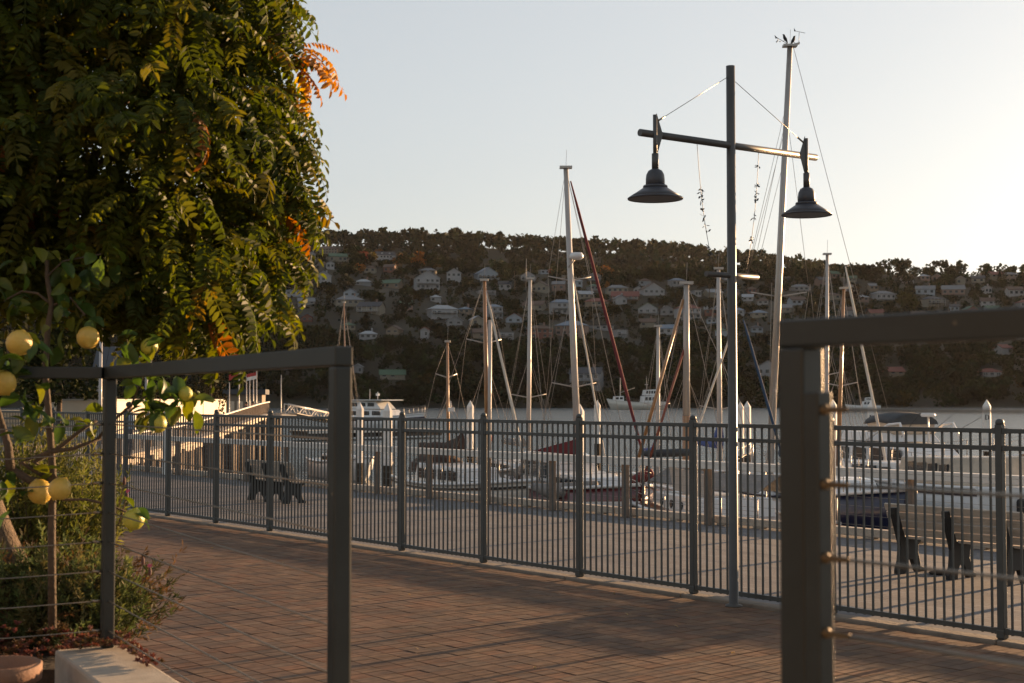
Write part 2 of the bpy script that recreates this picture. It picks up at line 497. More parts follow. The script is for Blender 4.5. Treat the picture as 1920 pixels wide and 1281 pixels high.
V = np.stack([X.ravel(), Y.ravel(), Z.ravel()], 1)
ii, jj = np.meshgrid(np.arange(len(gy) - 1), np.arange(len(gx) - 1), indexing='ij')
n0 = (ii * len(gx) + jj).ravel()
Q = np.stack([n0, n0 + 1, n0 + len(gx) + 1, n0 + len(gx)], 1)
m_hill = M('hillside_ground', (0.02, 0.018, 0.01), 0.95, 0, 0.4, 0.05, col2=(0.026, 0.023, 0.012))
hill = npmesh('hill', V, Q, m_hill, smooth=True)
hill['kind'] = 'structure'
# ------------------------------------------------------------------ harbour fence
PITCHF = 1.852
fence = thing('harbour_fence', 'long grey green metal bar fence with domed posts between brick plaza and promenade', 'fence', sn(0, 0, 0.0))
bp_ = MB(); bp_.box((0, 0, 0.95), (0.065, 0.065, 1.86)); bp_.box((0, 0, 0.065), (0.078, 0.078, 0.07))
cap_ = MB(); cap_.lathe([(0.034, 1.88), (0.038, 1.885), (0.038, 1.905), (0.03, 1.922), (0.014, 1.93), (0.0, 1.932)], n=12)
post0 = bp_.build('post', m_fence, fence, bev=0.006)
cap0 = cap_.build('post_cap', m_fence, post0)
barb = MB(); barb.box((0, 0, 0.945), (0.017, 0.017, 1.77))
bar0 = barb.build('bar', m_fence, fence)
railm = {}
for nm, zz, hh in (('top_rail', 1.825, 0.04), ('middle_rail', 1.675, 0.04), ('bottom_rail', 0.09, 0.045)):
    rb = MB(); rb.box((PITCHF / 2, 0, zz), (PITCHF - 0.066, 0.042, hh))
    for e in (0.05, PITCHF - 0.05):
        rb.box((e, 0, zz), (0.03, 0.052, hh + 0.012))
    railm[nm] = rb.build(nm, m_fence, fence, bev=0.003)
first = True
NBAR = 18
for k in range(-15, 3):
    base = sn(k * PITCHF, 0.0) - Vector(fence.location)
    rot = (0, 0, FANG)
    if first: p_ = post0; p_.location = base; p_.rotation_euler = rot
    else:
        p_ = copyobj(post0, fence, base, rot); copyobj(cap0, p_)
    a, c = sn(k * PITCHF, 0), sn((k + 1) * PITCHF, 0)
    seen = -60 < proj(a)[0] < 1960 or -60 < proj(c)[0] < 1960
    if k == 2: continue
    for nm, ro in railm.items():
        if first: ro.location = base; ro.rotation_euler = rot
        else: copyobj(ro, fence, base, rot)
    for q in range(1, NBAR + 1):
        bl = sn((k + q / (NBAR + 1)) * PITCHF, 0) - Vector(fence.location)
        if first and q == 1: bar0.location = bl; bar0.rotation_euler = rot
        else: copyobj(bar0, fence, bl, rot)
    first = False

# ------------------------------------------------------------------ promenade railing: white top beam, dark posts, wires
prail = thing('promenade_railing', 'white topped timber railing with dark posts and thin wires at the water edge', 'railing', sn(-8, RAILN, 0))
pxs = [706, 804, 915, 1035, 1182, 1325]
step = (sn(0, RAILN) - sn(-1, RAILN)).length
def s_of_px(px, n):
    u = ray(px, HOR).x
    # x/y = u on the line
    c = sn(0, n)
    return (u * c.y - c.x) / (FD.x - u * FD.y)
s0 = s_of_px(706, RAILN); s1 = s_of_px(1325, RAILN)
SPR = (s1 - s0) / 5
svals = [s0 + SPR * k for k in range(-9, 14)]
for k, s_ in enumerate(svals):
    b = MB(); c = sn(s_, RAILN + 0.02, 0.51); b.box(c, (0.1, 0.1, 1.02), FANG)
    b.build('post', m_woodt, prail, True, bev=0.006)
for k in range(0, len(svals) - 1, 2):
    b = MB(); a, c = sn(svals[k] - SPR / 2 + 0.004, RAILN - 0.02, 1.045), sn(svals[min(k + 2, len(svals) - 1)] - SPR / 2 - 0.004, RAILN - 0.02, 1.045)
    b.bar(a, c, 0.17, 0.05); b.bar(a + FN * -0.07 - Vector((0, 0, 0.065)), c + FN * -0.07 - Vector((0, 0, 0.065)), 0.03, 0.075)
    b.build('top_beam', m_woodw, prail, True, bev=0.006)
for z in (0.22, 0.36, 0.50, 0.64, 0.78, 0.90):
    b = MB(); b.tube(sn(svals[0], RAILN + 0.02, z), sn(svals[-1], RAILN + 0.02, z), 0.0025, n=5)
    b.build('wire', m_wire, prail, True)

# ------------------------------------------------------------------ lamp post
lb = gnd(1376, 1137)
LD = lb.y
lamp = thing('street_lamp', 'dark grey street lamp with two bell shades hanging from a crossed pole', 'street lamp', lb)
def lz(py):  # height on the pole axis
    return EYE + ray(1376, py).z * LD
topz = lz(124)
b = MB(); b.lathe([(0.075, 0.0), (0.075, 0.02), (0.048, 0.022), (0.047, 2.9), (0.046, topz)], n=24)
b.build('pole', m_lamp, lamp)
b = MB(); b.lathe([(0.09, 0), (0.09, 0.012), (0.0, 0.012)], n=20); b.build('base_plate', m_lamp, lamp)
# upper cross arm runs slightly towards the viewer on one side
zA = lz(273)
pl, pr = at(1198, 249, LD + 0.45), at(1528, 296, LD - 0.30)
ca = lb + Vector((0, 0, zA))
arm_dir = Vector((pr.x - pl.x, pr.y - pl.y, 0)).normalized()
La, Ra = (ca - pl).length, (pr - ca).length
# the arm is level; its slope in the picture comes from perspective
def solve_arm(px, py, sgn):
    r = ray(px, py); d = (zA - EYE) / r.z
    return Vector((0, 0, EYE)) + r * d
pl, pr = solve_arm(1198, 249, -1), solve_arm(1528, 296, 1)
ad = (pr - pl).normalized()
pl = ca - ad * (ca - pl).length; pr = ca + ad * (pr - ca).length
b = MB(); b.tube(pl, pr, 0.036, n=16); b.build('cross_arm', m_lamp, lamp, True)
zB = lz(517)
ql, qr = ca - ad * 0.36, ca + ad * 0.37
dz = Vector((0, 0, zB - zA))
b = MB(); b.tube(ql + dz, qr + dz, 0.028, n=14); b.build('lower_cross_arm', m_lamp, lamp, True)
for pxs_, sg, end in ((1222, -1, pl), (1505, 1, pr)):
    u = ray(pxs_, 270).x
    # where the hanger column crosses the arm
    tt = (u * ca.y - ca.x) / (ad.x - u * ad.y)
    h = ca + ad * tt
    d = h.y
    zt = EYE + ray(pxs_, 217 if sg < 0 else 261).z * d
    zdome = EYE + ray(pxs_, 318 if sg < 0 else 352).z * d
    zrim = EYE + ray(pxs_, 373 if sg < 0 else 403).z * d
    rr = 52.5 / F * d if sg < 0 else 47.5 / F * d
    b = MB(); hx = Vector((h.x, h.y, 0)) + Vector((ad.y, -ad.x, 0)) * 0.05
    b.tube((hx.x, hx.y, zt), (hx.x, hx.y, zdome + 0.02), 0.021, n=12)
    b.tube((hx.x, hx.y, zdome + 0.15), (hx.x, hx.y, zdome + 0.0), 0.034, n=12)
    b.build('hanger_pipe', m_lamp, lamp, True)
    b = MB(); b.prism([(0.02, 0.20), (0.10, 0.0), (0.02, -0.22)], (hx.x, hx.y, h.z), ad * (-sg), (0, 0, 1), 0.008)
    b.build('gusset_plate', m_lamp, lamp, True)
    hgt = zdome - zrim
    prof = [(0.0, hgt), (0.3, hgt * 0.985), (0.30, hgt)]
    k = rr
    b = MB(); o3 = (hx.x, hx.y, zrim)
    b.lathe([(0.0, hgt), (k * 0.14, hgt * 0.99), (k * 0.25, hgt * 0.93), (k * 0.32, hgt * 0.80), (k * 0.34, hgt * 0.66), (k * 0.345, hgt * 0.36)], o3, 32)
    b.lathe([(k * 0.345, hgt * 0.44), (k * 0.42, hgt * 0.435), (k * 0.44, hgt * 0.41), (k * 0.44, hgt * 0.355), (k * 0.345, hgt * 0.35)], o3, 32)
    b.lathe([(k * 0.40, hgt * 0.375), (k * 0.70, hgt * 0.185), (k * 0.96, hgt * 0.03)], o3, 32)
    b.lathe([(k * 0.955, hgt * 0.035), (k, 0.0), (k * 0.985, -0.012), (k * 0.93, -0.005)], o3, 32)
    sh = b.build('lamp_shade', m_shade, lamp, True)
    b = MB(); b.lathe([(k * 0.94, -0.004), (k * 0.7, hgt * 0.12), (k * 0.38, hgt * 0.33), (0, hgt * 0.33)], o3, 32); b.build('reflector', M('lamp_reflector' + str(sg), (0.30, 0.24, 0.19), 0.5), sh, True)
    b = MB(); b.lathe([(0.0, hgt * 0.14), (k * 0.5, hgt * 0.09), (k * 0.62, hgt * 0.1), (0.0, hgt * 0.2)], (hx.x, hx.y, zrim), 20)
    b.build('lens', M('lamp_lens' + str(sg), (0.35, 0.3, 0.24), 0.2), sh, True)
    sw0 = lb + Vector((0, 0, lz(146 if sg < 0 else 150))) + ad * sg * 0.045
    b = MB(); b.tube(sw0, Vector((hx.x, hx.y, h.z + 0.13)) - ad * sg * 0.04, 0.0035, n=5)
    b.tube(Vector((hx.x, hx.y, h.z + 0.13)) - ad * sg * 0.04, (Vector((hx.x, hx.y, h.z + 0.13)) - ad * sg * 0.04).lerp(sw0, 0.09), 0.010, n=6)
    b.build('stay_wire', m_wire, lamp, True)
# light strings with dead vine clumps tied between the two arms
for sg, a_, c_, lab in ((-1, -0.475, -0.25, 'thin string with dry leaf clumps against open sky beside the lamp pole'), (1, 0.40, 0.20, 'thin string with dry leaf clumps beside the leaning tall yacht mast')):
    A, C = ca + ad * a_, ca + ad * c_ + dz + Vector((0, 0, 0.03))
    st = thing('vine_string', lab, 'string', C, 0, 'strings tied between the lamp cross arms')
    b = MB(); b.path([A.lerp(C, t_) + Vector((0, 0, -0.05 * math.sin(math.pi * t_))) + ad * (0.03 * math.sin(math.pi * t_)) * sg for t_ in [q / 10 for q in range(11)]], 0.003, 5)
    b.build('cord', m_black, st, True)
    b = MB()
    for q in range(11):
        t_ = rnd.uniform(0.12, 0.95); c = A.lerp(C, t_) + Vector((0, 0, -0.05 * math.sin(math.pi * t_))) + ad * (0.03 * math.sin(math.pi * t_)) * sg
        for _ in range(6):
            p = c + Vector([rnd.gauss(0, 0.009) for _ in range(3)]); e = Vector([rnd.gauss(0, 0.014) for _ in range(3)]); g_ = Vector([rnd.gauss(0, 0.012) for _ in range(3)])
            b.add([p, p + e, p + e + g_, p + g_], [(0, 1, 2, 3)])
    b.build('leaf_clumps', m_black, st, True)

# ------------------------------------------------------------------ benches
def bench(label, s_, n_):
    t_ = thing('park_bench', label, 'bench', sn(s_, n_, 0), FANG, 'slatted benches on the promenade')
    # local x along the bench, y towards the water (front)
    L = 1.86
    for x in (-0.72, 0.0, 0.72):
        b = MB()
        prof = [(-0.27, 0.0), (-0.10, 0.0), (-0.085, 0.10), (-0.05, 0.16), (0.03, 0.16), (0.10, 0.03), (0.12, 0.0), (0.27, 0.0), (0.27, 0.045), (0.20, 0.07), (0.15, 0.25), (0.16, 0.33), (0.24, 0.395),
                (0.24, 0.41), (-0.06, 0.41), (-0.12, 0.46), (-0.25, 0.80), (-0.34, 0.80), (-0.335, 0.72), (-0.24, 0.46), (-0.20, 0.34), (-0.22, 0.16), (-0.27, 0.05)]
        b.prism(prof, (x, 0, 0), (0, 1, 0), (0, 0, 1), 0.055)
        b.build('leg', m_iron, t_, bev=0.006)
    q = math.atan2(0.13, 0.34)
    for k in range(4):
        zz = 0.50 + k * 0.098; yy = -0.095 - (zz - 0.5) * 0.38
        b = MB(); b.box((0, yy + 0.03, zz), (L, 0.032, 0.090), rot=Matrix.Rotation(q, 3, 'X')); b.build('back_slat', m_wood, t_, bev=0.005)
    for k in range(4):
        b = MB(); b.box((0, -0.02 + k * 0.078, 0.427), (L, 0.07, 0.032)); b.build('seat_slat', m_wood, t_, bev=0.005)
    return t_
bc = gnd(1785, 1086)
v = bc - FO
bench('slatted timber bench on black iron legs facing the motor cruisers', v.dot(FD) + 0.02, v.dot(FN) + 0.15)
bc = gnd(506, 941); v = bc - FO
bench('slatted timber bench on black iron legs facing the timber boardwalk piles', v.dot(FD), v.dot(FN) + 0.15)
# small dark bag under the bench
c = gnd(1765, 1077)
b = MB(); b.lathe([(0.0, 0.0), (0.10, 0.0), (0.12, 0.02), (0.10, 0.04), (0.05, 0.05), (0, 0.052)], (0, 0, 0), 14)
o = b.build('dark_cap', m_black); o.location = c; o.scale = (1.3, 0.8, 1); settag(o, 'flat black cap lying on the paving under the bench', 'cap')

# ------------------------------------------------------------------ wire railings on the terrace wall
AZ = 2.1 + 0.137
pA = col_at(206, 5.9, 0); pB = col_at(638, 3.66, 0); pC = col_at(1502, 2.30, 0)
AB = (pB - pA).normalized(); ABn = Vector((-AB.y, AB.x, 0)); ABang = math.atan2(AB.y, AB.x)
WT = 1.08
rl = thing('wire_railing', 'grey metal railing with thin wires running behind the lemon tree', 'railing', (pA.x, pA.y, WT))
for p in (pA, pB):
    b = MB(); b.box((p.x, p.y, (WT + AZ - 0.052) / 2), (0.05, 0.05, AZ - 0.052 - WT), ABang); b.build('post', m_rail, rl, True, bev=0.007)
b = MB(); b.bar(pA - AB * 0.025 + Vector((0, 0, AZ - 0.026)), pB + AB * 0.025 + Vector((0, 0, AZ - 0.026)), 0.05, 0.05); b.build('top_rail', m_rail, rl, True, bev=0.004)
pL = col_at(-160, 5.75, 0)
LA = (pA - pL).normalized()
b = MB(); b.bar(pL + Vector((0, 0, AZ - 0.027)), pA - LA * 0.03 + Vector((0, 0, AZ - 0.027)), 0.05, 0.048); b.build('top_rail', m_rail, rl, True, bev=0.004)
for k in range(8):
    z = WT + 0.07 + k * 0.121
    b = MB(); b.tube(pA + Vector((0, 0, z)), pB + Vector((0, 0, z)), 0.0028, n=6); b.build('wire', m_wire, rl, True)
    e = pA - LA * 0.026
    b = MB(); b.path([pL + Vector((0, 0, z - 0.02)), pL.lerp(e, 0.5) + Vector((0, 0, z - 0.02)), e + Vector((0, 0, z))], 0.0028, 6); b.tube(e + Vector((0, 0, z)), e - LA * 0.035 + Vector((0, 0, z)), 0.006, n=8)
    b.build('wire', m_wire, rl, True)
rr_ = thing('gate_railing', 'weathered square metal railing frame with brass fittings and taut wires', 'railing', (pC.x, pC.y, WT))
CD = Vector((0.62, -0.78, 0)).normalized(); cang = math.atan2(CD.y, CD.x)
AZC = EYE + ray(1500, 600).z * 2.30
b = MB(); b.box((pC.x, pC.y, (WT + AZC - 0.046) / 2), (0.052, 0.052, AZC - 0.046 - WT), cang); b.build('post', m_rail, rr_, True, bev=0.004)
b = MB(); b.bar(pC - CD * 0.026 + Vector((0, 0, AZC - 0.022)), pC + CD * 0.95 + Vector((0, 0, AZC - 0.022)), 0.052, 0.044); b.build('top_rail', m_rail, rr_, True, bev=0.004)
pI = col_at(1533, 2.22, 0)
zI = EYE + ray(1534, 735).z * 2.25
b = MB(); b.box((pI.x, pI.y, (WT + zI) / 2), (0.03, 0.034, zI - WT), cang); b.build('inner_post', m_rail, rr_, True, bev=0.003)
for py in (768, 905, 1040, 1178, 1315):
    z = EYE + ray(1545, py).z * 2.25
    s_ = pI + Vector((0.006, -0.016, z)); e_ = s_ + CD * 0.9
    b = MB(); b.tube(s_, e_, 0.0028, n=8); b.build('wire', m_wire, rr_, True)
    b = MB(); b.lathe([(0.0, -0.006), (0.0085, -0.006), (0.0085, 0.004), (0.005, 0.006), (0.005, 0.02), (0.004, 0.045), (0, 0.045)], n=12)
    o = b.build('wire_fitting', m_brass, rr_); o.location = s_ - Vector(rr_.location); o.rotation_euler = CD.to_track_quat('Z', 'Y').to_euler()
# terrace, wall and garden bed that carry them
b = MB()
far = pA - AB * 0.05
b.slab([far + ABn * 0.07, far - ABn * 0.2, pB - ABn * 0.2 + AB * 0.3, pB + ABn * 0.07 + AB * 0.3], -0.02, WT)
o = b.build('garden_wall', m_wallw, bev=0.012); settag(o, 'cream rendered garden wall with flat top below the wire railing', 'wall')
b = MB(); b.slab([pC - CD * 0.1 + Vector((-.1, -.08, 0)), pC + CD * 1.1 + Vector((-.1, -.08, 0)), pC + CD * 1.1 + Vector((.1, .08, 0)), pC - CD * 0.1 + Vector((.1, .08, 0))], -0.02, WT)
o = b.build('garden_wall', m_wallw, bev=0.012); settag(o, 'short rendered wall below the railing frame with brass fittings', 'wall')
b = MB()
q0 = far + ABn * 0.15
b.slab([(-6.5, 9.6), (-6.5, 5.95), (far.x - 0.02, far.y + 0.12), (far.x - 0.9, far.y + 2.6), (-3.6, 9.6)], -0.02, WT - 0.12)
b.build('garden_bed', m_soil, kind='structure')
b = MB(); b.slab([(-6.5, 5.7), (-6.5, -4), (6, -4), (6, 1.2), (pB.x - 0.25, pB.y - 0.6), (far.x - 0.16, far.y - 0.25)], -0.02, 0.5)
b.build('terrace', m_conc, kind='structure')

# unseen building added behind the viewer; its sunlit front bounces warm light onto railings
b0, b1_ = Vector((-14, 2, 0)), Vector((-2, -10, 0))
bd = (b1_ - b0).normalized(); bn = Vector((-bd.y, bd.x, 0))
bld = thing('bounce_building', 'unseen tan building added behind the viewer for warm bounce light', 'building', (b0 + b1_) / 2, math.atan2(bd.y, bd.x))
bL = (b1_ - b0).length
b = MB(); b.box((0, -3, 3.4), (bL, 6, 6.84)); b.build('wall', M('tan_render', (0.22, 0.175, 0.115), .9), bld)
b = MB(); b.box((0, -3, 6.95), (bL + .6, 6.6, .24)); b.build('roof', m_kerb, bld)
for k in range(8):
    for z in (1.9, 5.0):
        b = MB(); b.box((-bL / 2 + bL * (k + .5) / 8, .01, z), (1.3, .08, 1.5)); b.build('window', M('building_glass', (.03, .03, .035), .1) if k == 0 and z < 2 else bpy.data.materials['building_glass'], bld)
# ------------------------------------------------------------------ leaves
def rotz(v, a):
    return np.array([v[0] * math.cos(a) - v[1] * math.sin(a), v[0] * math.sin(a) + v[1] * math.cos(a), v[2]])
def leaflet(base, d, n, L, W, fold=0.25, curl=0.15):
    """folded leaflet: 6 points, 2 quads"""
    d = d / np.linalg.norm(d); n = n - d * n.dot(d); n = n / (np.linalg.norm(n) + 1e-9); s = np.cross(d, n)
    P = [base, base + d * L * .33 + s * W * .46 + n * W * fold, base + d * L * .72 + s * W * .40 + n * (W * fold - L * curl * .5), base + d * L - n * L * curl,
         base + d * L * .72 - s * W * .40 + n * (W * fold - L * curl * .5), base + d * L * .33 - s * W * .46 + n * W * fold]
    return P, [(0, 1, 2, 3), (0, 3, 4, 5)]
def compound_leaf(rs, L=0.30, pairs=8, ll=0.064, lw=0.029, droop=1.1):
    """pinnate leaf in local axes: starts along +x, bends down to -z"""
    V, Q = [], []
    pos = np.zeros(3); ang = 0.25
    seg = L / (pairs + 1)
    stem = [pos.copy()]
    for k in range(pairs + 1):
        ang -= droop / pairs
        d = np.array([math.cos(ang), 0, math.sin(ang)])
        pos = pos + d * seg * (1.6 if k == 0 else 1); stem.append(pos.copy())
        up = np.array([-math.sin(ang), 0, math.cos(ang)])
        sides = (1, -1) if k < pairs else (0,)
        for s in sides:
            dr = d * (0.4 if s else 1) + np.array([0, s * 1.0, 0]) - up * rs.uniform(0.25, 0.5) + rs.normal(0, .06, 3)
            f = rs.uniform(.8, 1.1) * (0.8 + 0.2 * math.sin(math.pi * (k + 1) / (pairs + 1)))
            P, q = leaflet(pos, dr, up + rs.normal(0, .08, 3), ll * f, lw * f, rs.uniform(.1, .35), rs.uniform(0, .3))
            Q += [tuple(i + len(V) for i in f_) for f_ in q]; V += P
    for a, c in zip(stem, stem[1:]):
        o = len(V); w_ = np.array([0, .0016, 0])
        V += [a - w_, a + w_, c + w_, c - w_]; Q.append((o, o + 1, o + 2, o + 3))
    return np.array(V), np.array(Q)
rs = np.random.RandomState(3)
LV = [compound_leaf(rs, L=rs.uniform(.24, .33), droop=rs.uniform(.6, 1.7), pairs=rs.randint(7, 10)) for _ in range(8)]
GREENS = np.array([1.06, 0.94, .70]) * np.array([(0.060, 0.085, 0.016), (0.075, 0.105, 0.018), (0.048, 0.072, 0.016), (0.095, 0.115, 0.020), (0.055, 0.08, 0.02), (0.12, 0.12, 0.02), (0.068, 0.095, 0.014), (0.085, 0.10, 0.022)])
CR = [(x - (40 if x > 400 else 0), y - (22 if y > 540 else 0)) for x, y in [(552, -260), (548, 0), (556, 25), (540, 70), (552, 130), (556, 180), (556, 235), (575, 275), (572, 330), (588, 385), (572, 430), (566, 500), (548, 560), (532, 605), (490, 630), (428, 640), (392, 655), (330, 645), (262, 625), (190, 585), (120, 560), (0, 550), (-320, 550), (-320, -260)]]
def inpoly(x, y, P):
    c = False
    for i in range(len(P)):
        x1, y1 = P[i]; x2, y2 = P[i - 1]
        if (y1 > y) != (y2 > y) and x < (x2 - x1) * (y - y1) / (y2 - y1) + x1: c = not c
    return c
def edge_in(x, y):
    """how far inside the outline, pixels"""
    best = 1e9
    for i in range(len(CR)):
        a, c = np.array(CR[i - 1], float), np.array(CR[i], float); p = np.array([x, y], float)
        t_ = np.clip((p - a).dot(c - a) / ((c - a).dot(c - a)), 0, 1); best = min(best, np.linalg.norm(a + (c - a) * t_ - p))
    return best
tb = col_at(6, 6.75, WT - 0.12)
wist = thing('wisteria_tree', 'large leafy climbing tree with drooping feathery green leaves above the lemon tree', 'tree', tb)
def v3(p): return np.array([p[0], p[1], p[2]])
CC = v3(at(180, 250, 7.2))
leaves = []
tries = 0
while len(leaves) < 3400 and tries < 20000:
    tries += 1
    px, py = rs.uniform(-320, 600), rs.uniform(-260, 660)
    if not inpoly(px, py, CR): continue
    e = edge_in(px, py)
    thick = 0.35 + 1.5 * min(1, e / 220.0) ** 0.6
    d = 7.1 + rs.uniform(-.5, .5) * thick + 0.12 * math.sin(px / 70.) + 0.12 * math.sin(py / 55. + 1)
    p = v3(at(px, py, d))
    # natural gaps between hanging sprays
    if math.sin(p[0] * 9 + 1.3 * math.sin(p[2] * 5)) * math.sin(p[2] * 8 + p[1] * 6) > 0.86: continue
    leaves.append((d, px, py, p))
while len(leaves) < 5000:          # the dark inner and rear of the crown
    px, py = rs.uniform(-320, 560), rs.uniform(-260, 620)
    if not inpoly(px, py, CR): continue
    e = edge_in(px, py)
    if e < 22: continue
    d = 7.5 + rs.uniform(0, 1.0) * min(1, e / 150.0)
    leaves.append((d, px, py, v3(at(px, py, d))))
leaves.sort(key=lambda q: q[0])
crown = link('crown', None, wist)
BV, BQ, BT = [], [], []
lm = []
for k in range(8):
    V, Q = LV[k]
    lm.append(npmesh(None, V, Q, m_leaf, np.tile(GREENS[k], (len(Q), 1)) * rs.uniform(.85, 1.15, (len(Q), 1))))
nsingle = 0
def leaf_pose(p, outward):
    yaw = math.atan2(outward[1], outward[0]) + rs.normal(0, .9)
    return Matrix.Rotation(yaw, 3, 'Z') @ Matrix.Rotation(rs.normal(0.35, .45), 3, 'Y') @ Matrix.Rotation(rs.normal(0, .35), 3, 'X')
V0 = 0
def add_big(V, Q, T):
    global V0
    BV.append(V); BQ.append(Q + V0); BT.append(T); V0 += len(V)
for d, px, py, p in leaves:
    out = p - CC
    if px > 450: out = out + np.array([.9, -.2, 0])
    out = out + np.array([0, -.35, 0])
    m3 = leaf_pose(p, out)
    k = rs.randint(8); sc = rs.uniform(.8, 1.15)
    tone = 1.0
    if nsingle < 270 and 0 < px < 600 and 0 < py < 650 and d < 7.15 and rs.rand() < .55:
        o = link('leaf', lm[k], crown)
        o.location = Vector(p) - Vector(tb); o.rotation_euler = m3.to_euler(); o.scale = (sc,) * 3
        nsingle += 1
        continue
    V, Q = LV[k]
    W = (V * sc) @ np.array(m3).T + p
    c = GREENS[rs.randint(8)] * rs.uniform(.8, 1.2)
    if rs.rand() < .018: c = np.array([(0.26, 0.10, 0.02), (0.20, 0.13, 0.02)][rs.randint(2)])
    add_big(W, Q, np.tile(c, (len(Q), 1)) * rs.uniform(.85, 1.15, (len(Q), 1)))
W = np.concatenate(BV) - v3(tb)
o = npmesh('foliage', W, np.concatenate(BQ), m_leaf, np.concatenate(BT), crown); o['kind'] = 'stuff'
# one spray turned orange, sticking out against the sky
om = []
for k, c in enumerate([(0.46, 0.23, 0.05), (0.42, 0.19, 0.04), (0.48, 0.30, 0.06)]):
    V, Q = LV[k * 2]
    om.append(npmesh(None, V, Q, m_leaf, np.tile(c, (len(Q), 1)) * rs.uniform(.8, 1.2, (len(Q), 1))))
for px, py, yaw, pitch, k, sc in ((548, 92, -.2, .05, 0, 1.05), (545, 105, -.5, .35, 1, 1.0), (538, 100, .2, .55, 0, .9), (548, 118, -.1, .7, 1, .8), (540, 150, -.5, 1.1, 2, .8), (560, 85, .1, -.1, 1, .6), (558, 96, -.6, .3, 0, 1.0), (562, 104, .3, .5, 1, .95), (556, 122, -.4, .9, 0, .9), (550, 130, .6, .8, 2, .9)):
    o = link('orange_leaf', om[k], crown); o.location = at(px, py, 7.1) - Vector(tb); o.rotation_euler = (rnd.gauss(0, .3), pitch, yaw); o.scale = (sc,) * 3
    o['label'] = 'orange autumn leaf on the edge of the crown'
# arching sprays on the open edge
for px, py, n_, dx, dy in ((535, 250, 6, 24, 80), (525, 325, 6, 42, 60), (505, 20, 4, 16, -10), (530, 450, 4, 8, 40), (510, 190, 4, 14, 20), (415, 610, 4, -8, 60), (505, 540, 4, 5, 40)):
    for q in range(n_):
        t_ = (q + .5) / n_
        x, y = px + dx * math.sin(t_ * 1.6), py + dy * t_ * t_
        k = rs.randint(8)
        o = link('leaf', lm[k], crown); o.location = at(x, y, 7.05 + rs.normal(0, .06)) - Vector(tb)
        o.rotation_euler = (rs.normal(0, .4), rs.uniform(.2, .9), rs.normal(-.2, .5)); o.scale = (rs.uniform(.7, 1.0),) * 3
# trunk and limbs
b = MB()
def wpath(pts, r0, r1, jit=0.02, n=9):
    b.path([Vector(p) + Vector([rnd.gauss(0, jit) for _ in range(3)]) for p in pts], [r0 + (r1 - r0) * i / (len(pts) - 1) for i in range(len(pts))], n)
T0 = tb
wpath([T0 + Vector((0, 0, -.1)), at(8, 1060, 6.75), at(-4, 1000, 6.8), at(-22, 930, 6.85), at(-40, 820, 6.9), at(-48, 700, 7.0), at(-30, 560, 7.1), at(0, 420, 7.15)], .085, .055, .012)
b.build('trunk', m_bark, wist, True)
b = MB()
for tgt in ((150, 260), (330, 180), (420, 330), (500, 90), (520, 250), (480, 450), (380, 560), (250, 420), (120, 60), (300, -60), (-150, 150), (440, 600), (545, 60), (80, 520)):
    s_ = at(0, 420, 7.15)
    e_ = at(tgt[0], tgt[1], 7.1 + rnd.uniform(-.2, .4)); mid = s_.lerp(e_, .5) + Vector((0, .1, .25))
    wpath([s_, s_.lerp(mid, .5) + Vector((0, 0, .06)), mid, mid.lerp(e_, .5) + Vector((0, 0, .05)), e_], .028, .006, .012, 6)
b.build('limbs', m_bark, wist, True)

# ------------------------------------------------------------------ lemon tree
LDp = 6.12
lem = thing('lemon_tree', 'slender lemon tree with broad leaves and ripe yellow lemons behind the wire railing', 'tree', col_at(97, LDp, WT - 0.12))
lemb = Vector(lem.location)
b = MB()
wpath([at(99, 1180, LDp), at(97, 1000, LDp), at(97, 890, LDp), at(94, 800, LDp), at(88, 700, LDp), at(92, 610, LDp), at(99, 570, LDp), at(88, 520, LDp), at(86, 470, LDp)], .019, .009, .003, 8)
b.build('trunk', m_stem, lem, True)
b = MB()
for pts, r0, r1 in (([(96, 885), (60, 868), (110, 838), (150, 806), (182, 788)], .014, .006), ([(97, 900), (40, 868), (90, 850), (140, 842), (190, 822)], .015, .007), ([(20, 880), (14, 840), (2, 790), (-12, 740)], .022, .013),
                    ([(97, 905), (55, 900), (20, 880)], .018, .02), ([(97, 572), (70, 550), (40, 545), (10, 560)], .007, .004), ([(100, 572), (130, 560), (160, 590)], .006, .004), ([(88, 520), (120, 490), (190, 478)], .005, .003),
                    ([(185, 826), (215, 790), (250, 755), (300, 726), (340, 742), (392, 747)], .008, .003), ([(300, 726), (300, 760), (296, 790)], .004, .003), ([(97, 880), (120, 935), (160, 938), (200, 945), (240, 960)], .009, .004),
                    ([(90, 890), (84, 905), (75, 915)], .005, .003), ([(96, 700), (40, 690), (15, 670), (8, 640)], .007, .004), ([(40, 690), (20, 705), (8, 712)], .005, .003), ([(250, 755), (270, 700), (280, 660)], .005, .003)):
    wpath([at(x, y, LDp + (0.0 if x < 180 else .03) - (.25 if x < 45 and 600 < y < 730 else 0)) for x, y in pts], r0, r1, .003, 6)
b.build('branches', m_stem, lem, True)
def MLEM(name, c, c2):
    m = M(name, c, 0.4, 0, 0.12, 5, 0.25, 120, col2=c2, spec=0.5)
    m.node_tree.nodes['Principled BSDF'].inputs['Subsurface Weight'].default_value = 0.15
    m.node_tree.nodes['Principled BSDF'].inputs['Subsurface Radius'].default_value = (.02, .012, .003)
    return m
m_lemon = MLEM('lemon_skin', (0.48, 0.32, 0.05), (0.54, 0.36, 0.065))
m_lemong = MLEM('green_lemon_skin', (0.28, 0.30, 0.03), (0.45, 0.40, 0.05))
